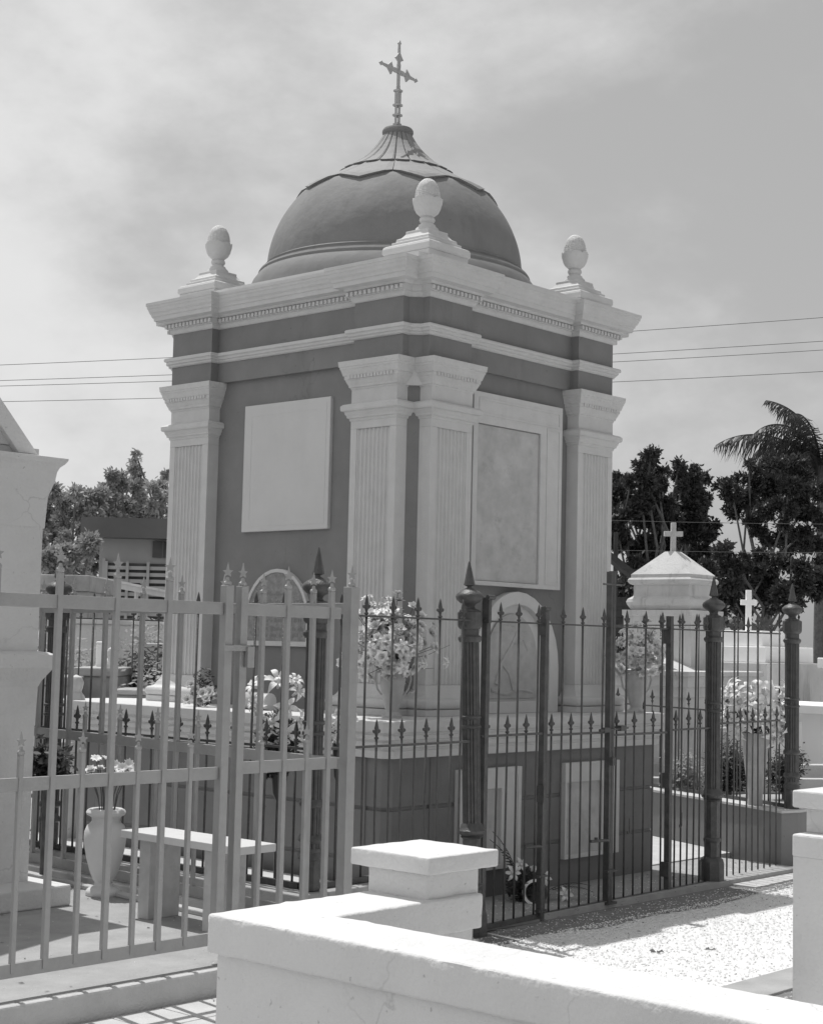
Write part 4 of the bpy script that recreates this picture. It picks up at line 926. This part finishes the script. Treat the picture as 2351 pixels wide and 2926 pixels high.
c = at(2085, 2180, 14.3); bush('shrub', 'dark dense shrub behind the lily bouquet at right', (c.x, c.y, .42), .18, (1.0, 1.0, 1.15), 3600, .022, 52)
c = at(2240, 2180, 14.4); bush('shrub', 'dark shrub beside the far right fence post', (c.x, c.y, .42), .13, (1.0, 1.0, 1.2), 2000, .022, 53)
# dark plank shed between mausoleum and tomb
sh = thing('plank_shed', 'dark weathered plank shed roof edge beside the right pilaster', 'shed')
a, b = at(1745, 1760, 20), at(1850, 1760, 20)
for k in range(17):
    z = .11 + k * .13; g = G().obox((a.x - .9, a.y + .81), (b.x, b.y), .04, z, z + .122 + (k % 2) * .004); g.obj('plank', 'wood', sh)
p, q = at(1735, 1590, 19.7), at(1838, 1672, 19.7); e = Vector((0, 0, .09)); w = Vector((HD.x, HD.y, 0)) * .4
G().quadbox([tuple(p), tuple(q), tuple(q + w), tuple(p + w), tuple(p + e), tuple(q + e), tuple(q + w + e), tuple(p + w + e)]).obj('roof_edge', 'wood', sh)
po = at(1757, 1700, 21); tag(G().tube([(po.x, po.y, 0), (po.x, po.y, 3.2)], .035, 8, .03).obj('wooden_pole', 'wood'), 'dark slim pole close to the right side of the mausoleum', 'pole')

# ------------------------------------------------------------------ cemetery behind, left
def slab_tomb(label, px0, px1, ytop, d, depth=.8, m='gravest', name='grave', lid=.08, zb=.1):
    a, b = at(px0, ytop, d), at(px1, ytop, d); t = thing(name, label, 'grave'); n = Vector((HD.x, HD.y)) * depth
    z = (a.z + b.z) / 2
    q = [(a.x, a.y), (b.x, b.y), (b.x + n.x, b.y + n.y), (a.x + n.x, a.y + n.y)]
    G().ring([[(x, y, zz) for x, y in q] for zz in (zb, z - lid)]).obj('body', m, t, bevel=.012)
    c = Vector((sum(x for x, y in q) / 4, sum(y for x, y in q) / 4)); q2 = [tuple(c + (Vector(p) - c) * 1.06) for p in q]
    G().ring([[(x, y, zz) for x, y in q2] for zz in (z - lid, z - .01)]).obj('lid', m, t, bevel=.01)
    return t
slab_tomb('tall plastered family tomb with stepped lid at far left behind the silver fence', 100, 255, 1640, 17, 1.4, 'gravest', 'family_tomb', .18)
slab_tomb('pale wide tomb wall seen through the left fence bars', 205, 330, 1765, 15, 1.0, 'white', 'wall_tomb', .06)
slab_tomb('pale wide tomb wall next to the far left pilaster', 360, 470, 1770, 16.5, 1.0, 'white', 'wall_tomb', .06)
slab_tomb('low grey tomb block in the middle of the left grave rows', 212, 330, 2025 - 120, 13, .8, 'gravest', 'grave')
slab_tomb('dark low grave box near the far left pilaster base', 322, 452, 1968, 12.5, .6, 'gravest', 'grave', .05)
slab_tomb('small pale headstone block behind the dark grave box', 400, 455, 1835, 14.5, .25, 'white2', 'headstone', .05)
slab_tomb('narrow white headstone between the leftmost fence bars', 275, 300, 1830, 13.6, .12, 'white3', 'headstone', .03)
slab_tomb('grey plastered tomb block behind the shrub at left', 120, 210, 1930, 12.6, .7, 'gravest', 'grave')
for k, (px, py, d, lab, m_, s) in enumerate(((132, 1800, 14.2, 'small pale statuette on a pedestal at far left', 'white', 1.0), (215, 2010, 11.9, 'white bowed statuette leaning by the grey grave', 'white2', 1.3), (318, 1900, 13.2, 'small pale angel statuette behind the tall silver bar', 'white', .9))):
    p = at(px, py, d); t = tag(G().lathe([(.10, -1.2), (.10, -.30), (.13, -.28), (.13, -.24), (.07, -.2), (.085, -.1), (.07, .0), (.055, .05), (.035, .075), (.045, .10), (.05, .13), (.035, .165), (.004, .18)], n=12).obj('statuette', m_, loc=(p.x, p.y, p.z), smooth=True), lab, 'statue'); t.scale = (s * .9,) * 3
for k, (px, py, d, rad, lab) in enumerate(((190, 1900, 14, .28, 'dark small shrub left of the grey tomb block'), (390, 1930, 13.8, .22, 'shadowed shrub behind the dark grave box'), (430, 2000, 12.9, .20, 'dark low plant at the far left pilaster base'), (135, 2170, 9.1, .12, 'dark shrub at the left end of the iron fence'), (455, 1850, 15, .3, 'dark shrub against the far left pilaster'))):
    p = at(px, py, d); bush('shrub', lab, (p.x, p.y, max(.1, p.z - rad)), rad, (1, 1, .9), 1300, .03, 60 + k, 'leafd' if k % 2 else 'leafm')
struct(G().box(-12, 3.9, -.02, 9, 30, .12).obj('cemetery_ground', 'conc'))
# louvred house
hs = thing('house', 'flat-roofed house with dark fascia and long louvred vents behind the left trees', 'house')
hA, hB = at(285, 1555, 26), at(640, 1530, 26)
hd = (Vector((hB.x, hB.y)) - Vector((hA.x, hA.y))).normalized(); hn = Vector((-hd.y, hd.x))
if hn.dot(HD) < 0: hn = -hn
def hp(u, w=0): return Vector((hA.x, hA.y)) + hd * u + hn * w
def hbox(g, u0, u1, w0, w1, z0, z1):
    q = [hp(u0, w0), hp(u1, w0), hp(u1, w1), hp(u0, w1)]; g.quadbox([(p.x, p.y, z0) for p in q] + [(p.x, p.y, z1) for p in q]); return g
zt = (hA.z + hB.z) / 2
hbox(G(), 0, 6, 0, 4, 0, zt).obj('wall', 'house', hs); hbox(G(), -.25, 6.2, -.35, 4.2, zt, zt + .32).obj('fascia', 'roofd', hs)
ppm = 4560 / 26
def hu(px): return (px - 285) / ppm
def hz(py): return 1.668 + (1823 - py) / ppm
vf = hbox(G(), hu(312), hu(640), -.03, .0, hz(1770), hz(1612)).obj('vent_backing', 'dark', hs)
for k in range(8):
    z = hz(1762) + k * (hz(1612) - hz(1762)) / 8; hbox(G(), hu(312), hu(640), -.09, -.035, z, z + .058).obj('slat', 'louver', vf)
for px in (306, 366, 425, 490, 560): hbox(G(), hu(px), hu(px) + .045, -.12, -.095, hz(1775), hz(1608)).obj('mullion', 'louver', vf)
w_ = hbox(G(), hu(438), hu(500), -.05, .0, hz(1594), hz(1548)).obj('window', 'dark', hs); hbox(G(), hu(466), hu(470), -.07, -.05, hz(1594), hz(1548)).obj('sash', 'roofd', w_)
hbox(G(), hu(298), hu(306), -.1, -.02, .2, hz(1600)).obj('downpipe', 'louver', hs)
tr_ = thing('tin_canopy', 'sloping corrugated tin canopy edge in front of the louvred house', 'canopy')
for k in range(5):
    p, q = at(285 + k * 42, 1655 + k * 8.5, 21), at(285 + (k + 1) * 42 + 3, 1655 + (k + 1) * 8.5, 21)
    n = Vector((HD.x, HD.y, -.01)) * 2.2; th_ = Vector((0, 0, .03))
    G().quadbox([tuple(p), tuple(q), tuple(q + n), tuple(p + n), tuple(p + th_), tuple(q + th_), tuple(q + n + th_), tuple(p + n + th_)]).obj('tin_sheet', 'tin', tr_)
p, q = at(285, 1672, 21.05), at(495, 1712, 21.05); G().quadbox([tuple(p), tuple(q), tuple(q + n * .02), tuple(p + n * .02), tuple(p + Vector((0, 0, .09))), tuple(q + Vector((0, 0, .09))), tuple(q + n * .02 + Vector((0, 0, .09))), tuple(p + n * .02 + Vector((0, 0, .09)))]).obj('fascia_board', 'tin', tr_)
for px in (292, 390, 488):
    p = at(px, 1690, 21.3); G().tube([(p.x, p.y, 0), (p.x, p.y, p.z + (px < 300) * .12)], .03, 6).obj('canopy_post', 'tin', tr_)
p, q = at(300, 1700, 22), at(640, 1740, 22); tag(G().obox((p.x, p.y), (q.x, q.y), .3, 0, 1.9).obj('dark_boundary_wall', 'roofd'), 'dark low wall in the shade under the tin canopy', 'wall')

# ------------------------------------------------------------------ trees
def tree(name, label, base, blobs, leafn, leaf, m, seed, trunk=.16, droop=.45, wid=.46):
    """blobs: list of (centre Vector, radius)"""
    t = thing(name, label, 'tree', (base.x, base.y, 0)); r = random.Random(seed); g = G(); o = Vector((base.x, base.y, 0))
    top = max((b[0].z for b in blobs)); fork = Vector((0, 0, top * .45))
    g.tube([(0, 0, 0), (r.uniform(-.1, .1), r.uniform(-.1, .1), fork.z * .5), tuple(fork)], trunk, 8, trunk * .7)
    for c, rad in blobs:
        e = c - o; mid = fork.lerp(e, .5) + Vector((r.uniform(-.5, .5), r.uniform(-.5, .5), r.uniform(-.3, .4))); g.tube([tuple(fork), tuple(mid), tuple(e), tuple(e + Vector((0, 0, rad * .8)))], trunk * .22, 5, .010)
    g.obj('trunk', 'bark', t)
    vol = sum(b[1] ** 2 for b in blobs); g = G()
    for c, rad in blobs:
        e = c - o; n = int(leafn * rad ** 2 / vol); tw = max(6, int(n / 14))
        nt_ = 3 + int(rad * 12); tufts = []
        for _ in range(nt_):
            u = Vector((r.gauss(0, 1), r.gauss(0, 1), r.gauss(0, 1) + .35)).normalized() * rad * (.45 + .5 * r.random()); tufts.append((u, rad * r.uniform(.18, .36)))
        for _ in range(tw):
            tc_, tr2 = tufts[r.randrange(nt_)]
            v = Vector((r.gauss(0, 1), r.gauss(0, 1), r.gauss(0, 1) * .8)).normalized() * tr2 * (r.random() ** .4); v = tc_ + v
            cc = e + v; out = (v.normalized() + Vector((0, 0, .6))).normalized()
            for _k in range(14):
                a = Vector((r.gauss(0, 1), r.gauss(0, 1), r.gauss(0, 1))).normalized(); a = (a + out * .4 - Vector((0, 0, droop))).normalized(); q = a.orthogonal().normalized()
                q = (q * math.cos(r.uniform(0, 3)) + a.cross(q) * math.sin(r.uniform(0, 3))).normalized(); s = leaf * r.uniform(.6, 1.25); p = cc + a * s * .2 + Vector((r.gauss(0, .35), r.gauss(0, .35), r.gauss(0, .35))) * leaf; k = len(g.v)
                g.v += [tuple(p), tuple(p + a * s * .5 + q * s * wid * .5), tuple(p + a * s), tuple(p + a * s * .5 - q * s * wid * .5)]; g.f.append((k, k + 1, k + 2, k + 3))
    g.obj('crown', m, t, fix=False); return t
def B(d, *l): return [(at(x, y, d + (k % 3 - 1) * .8), rp * d / FPX) for k, (x, y, rp) in enumerate(l)]
# right side, dark
tree('leafy_tree', 'dark tall tree with upright leaf tufts just right of the mausoleum', at(1850, 1800, 30), B(30, (1858, 1302, 17), (1848, 1325, 20), (1872, 1328, 20), (1826, 1338, 13), (1852, 1352, 24), (1895, 1352, 12), (1846, 1385, 26), (1880, 1388, 26), (1862, 1420, 34), (1835, 1440, 34), (1900, 1440, 30), (1770, 1375, 22), (1800, 1385, 18), (1760, 1410, 26), (1790, 1425, 30), (1780, 1480, 40), (1840, 1500, 46), (1895, 1500, 44), (1770, 1550, 44), (1830, 1570, 46), (1890, 1570, 46), (1800, 1640, 50), (1860, 1640, 50), (1765, 1690, 40)), 40000, .098, 'leafd', 101)
tree('leafy_tree', 'dark tree with two rounded leaf tufts rising behind the plain cross', at(1960, 1800, 32), B(32, (1940, 1335, 16), (1948, 1355, 18), (1940, 1378, 18), (1998, 1350, 20), (1988, 1372, 18), (2008, 1366, 14), (1965, 1400, 28), (1992, 1410, 24), (1945, 1430, 28), (1985, 1450, 34), (2015, 1435, 22), (1935, 1480, 36), (1975, 1500, 40), (2020, 1480, 28), (1940, 1550, 44), (1995, 1550, 42), (2035, 1530, 22), (1950, 1620, 50), (2010, 1620, 46), (1990, 1690, 50), (1930, 1690, 50)), 36000, .098, 'leafd', 102)
tree('spreading_tree', 'broad open-branched dark tree under the palm at the right edge', at(2190, 1850, 34), B(34, (2090, 1400, 40), (2140, 1370, 44), (2190, 1350, 46), (2250, 1370, 60), (2120, 1440, 50), (2180, 1430, 60), (2250, 1460, 70), (2150, 1500, 40), (2320, 1400, 60), (2320, 1500, 70), (2230, 1560, 55), (2060, 1400, 26), (2140, 1333, 12), (2300, 1590, 60)), 32000, .10, 'leafd', 103, droop=.1)
tree('leafy_tree', 'low dense dark tree behind the white cross tomb at far right', at(2160, 1800, 29), B(29, (2080, 1640, 50), (2140, 1640, 60), (2200, 1620, 60), (2260, 1640, 60), (2100, 1720, 60), (2170, 1720, 65), (2240, 1720, 60), (2310, 1680, 70), (2050, 1710, 50), (2080, 1580, 34)), 26000, .10, 'leafd', 104)
tree('leafy_tree', 'low dark tree filling the gap behind the hipped-roof tomb', at(1900, 1800, 27), B(27, (1790, 1700, 45), (1850, 1690, 50), (1980, 1720, 50), (2040, 1640, 40), (2030, 1760, 50), (1760, 1760, 40)), 14000, .10, 'leafd', 105)
# left side, haze and sun put into a lighter leaf colour
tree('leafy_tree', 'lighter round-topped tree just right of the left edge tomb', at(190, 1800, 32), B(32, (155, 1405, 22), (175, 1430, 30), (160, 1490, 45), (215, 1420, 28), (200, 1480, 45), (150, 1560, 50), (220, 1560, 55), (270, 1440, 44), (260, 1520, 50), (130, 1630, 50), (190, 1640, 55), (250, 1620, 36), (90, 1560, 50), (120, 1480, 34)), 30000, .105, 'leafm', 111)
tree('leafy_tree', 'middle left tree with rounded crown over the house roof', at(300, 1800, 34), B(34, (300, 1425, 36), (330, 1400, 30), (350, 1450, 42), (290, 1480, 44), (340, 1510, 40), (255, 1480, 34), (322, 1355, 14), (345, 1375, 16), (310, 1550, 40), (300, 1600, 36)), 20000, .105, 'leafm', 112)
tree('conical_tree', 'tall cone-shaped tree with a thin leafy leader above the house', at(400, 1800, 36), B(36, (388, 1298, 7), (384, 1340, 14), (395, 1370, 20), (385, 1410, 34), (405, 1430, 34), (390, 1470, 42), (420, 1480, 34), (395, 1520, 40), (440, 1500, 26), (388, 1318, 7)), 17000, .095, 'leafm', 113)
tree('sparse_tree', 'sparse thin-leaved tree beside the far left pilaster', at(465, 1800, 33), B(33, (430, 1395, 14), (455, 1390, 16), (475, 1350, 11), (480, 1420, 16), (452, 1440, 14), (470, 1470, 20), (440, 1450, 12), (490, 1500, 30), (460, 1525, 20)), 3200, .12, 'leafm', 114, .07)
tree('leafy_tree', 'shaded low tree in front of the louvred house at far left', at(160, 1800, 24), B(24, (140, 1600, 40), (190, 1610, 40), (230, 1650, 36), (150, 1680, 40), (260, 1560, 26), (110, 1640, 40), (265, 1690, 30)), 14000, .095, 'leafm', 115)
# distant tree belt so the horizon closes all round
g = G(); r = random.Random(77)
for k in range(9000):
    a = r.uniform(-.2, 1.9); d = 70 + r.uniform(-6, 10); z = r.random() ** 1.4 * (3.0 + .9 * math.sin(a * 23) + .6 * math.sin(a * 61)); p = Vector((math.cos(a) * d - 7, math.sin(a) * d - 7, z)); s = .5 * r.uniform(.5, 1.3); u = Vector((r.gauss(0, 1), r.gauss(0, 1), r.gauss(0, 1))).normalized(); q = u.orthogonal().normalized(); b = len(g.v)
    g.v += [tuple(p - u * s), tuple(p + q * s * .6), tuple(p + u * s), tuple(p - q * s * .6)]; g.f.append((b, b + 1, b + 2, b + 3))
o = g.obj('distant_woods', 'leafd', fix=False); o['kind'] = 'stuff'
# coconut palm
pc = at(2345, 1330, 46)
pm = thing('coconut_palm', 'tall coconut palm with drooping fronds at the right edge', 'tree', (pc.x, pc.y, 0))
G().tube([(.5, .3, 0), (.35, .2, pc.z * .4), (.1, 0, pc.z * .8), (0, 0, pc.z)], .20, 10, .13).obj('trunk', 'bark', pm)
def frond(az, el, ln, sag, seed):
    r = random.Random(seed); g = G(); n = 24; pts = []; p = Vector((0, 0, pc.z)); e = el
    for i in range(n + 1):
        pts.append(p.copy()); d = Vector((math.cos(az) * math.cos(e), math.sin(az) * math.cos(e), math.sin(e))); p = p + d * ln / n; e -= sag / n * (1 + i / n)
    g.tube(pts, .035, 5, .006)
    for i in range(2, n + 1):
        d = (pts[i] - pts[i - 1]).normalized(); sd = d.cross(Vector((0, 0, 1))).normalized(); t = i / n
        for s in (-1, 1):
            for q in (0, .33, .66):
                l = ln * .28 * math.sin(math.pi * (t * .72 + .20)) * r.uniform(.85, 1.1); b0 = pts[i - 1].lerp(pts[i], q); dr = (sd * s * .8 + d * .75 + Vector((0, 0, -.45 - .9 * r.random()))).normalized(); tip = b0 + dr * l + Vector((r.gauss(0, .06), r.gauss(0, .06), -l * r.uniform(.3, .7))); mid = b0 + dr * l * .5; w = .018; k = len(g.v)
                g.v += [tuple(b0 - d * w), tuple(b0 + d * w), tuple(mid + d * w), tuple(tip), tuple(mid - d * w)]; g.f += [(k, k + 1, k + 2, k + 4), (k + 4, k + 2, k + 3)]
    g.obj('frond', 'leafd', pm, fix=False)
LA = math.atan2(-_r2.y, -_r2.x)      # towards the left of the view
for k, (da, el, ln, sag) in enumerate(((.05, .75, 3.4, .95), (.3, 1.22, 3.0, 1.55), (-.3, 1.45, 2.7, .9), (.9, 1.3, 2.8, 1.3), (-.6, 1.05, 2.8, 1.6), (.35, .35, 2.6, 1.1), (-.6, .25, 2.6, 1.4), (.2, -.1, 2.4, 1.0), (1.0, .5, 2.8, 1.3), (-1.1, .7, 2.8, 1.3), (1.6, .9, 2.7, 1.3), (2.3, .5, 2.8, 1.3), (3.0, .8, 2.8, 1.4), (-1.8, .5, 2.8, 1.3), (-2.5, .9, 2.8, 1.3), (.0, -.5, 2.2, .8), (-.3, -.75, 2.3, .5), (2.7, -.1, 2.6, 1.0), (-.15, .6, 1.9, 1.9))): frond(LA + da, el, ln, sag, 200 + k)

# ------------------------------------------------------------------ overhead wires
def wire(label, p0, p1, d, r_=.0075, sag=0.25):
    a, b = at(*p0, d), at(*p1, d); a2 = a + (a - b) * .35; b2 = b + (b - a) * .35; pts = []
    for i in range(25):
        t = i / 24; p = a2.lerp(b2, t); pts.append(tuple(p + Vector((0, 0, -sag * 4 * t * (1 - t) + sag * 4 * .2 * .8))))
    tag(G().tube(pts, r_, 5).obj('overhead_wire', 'wire'), label, 'wire', 'overhead power wires behind the mausoleum')
wire('topmost of the four overhead wires crossing behind the mausoleum', (55, 1040), (2290, 911), 40)
wire('second overhead wire from the top, just above its close pair', (55, 1085), (2290, 978), 40)
wire('third overhead wire from the top, lower of the close pair', (55, 1101), (2290, 1003), 40)
wire('lowest of the four overhead wires crossing behind the mausoleum', (55, 1146), (2290, 1064), 40)
wire('thin low wire passing across the dark trees right of the mausoleum', (1750, 1487), (2290, 1497), 26, .004, .02)
wire('lowest thin wire across the dark trees, beside the plain cross', (1750, 1572), (2290, 1579), 26, .004, .02)
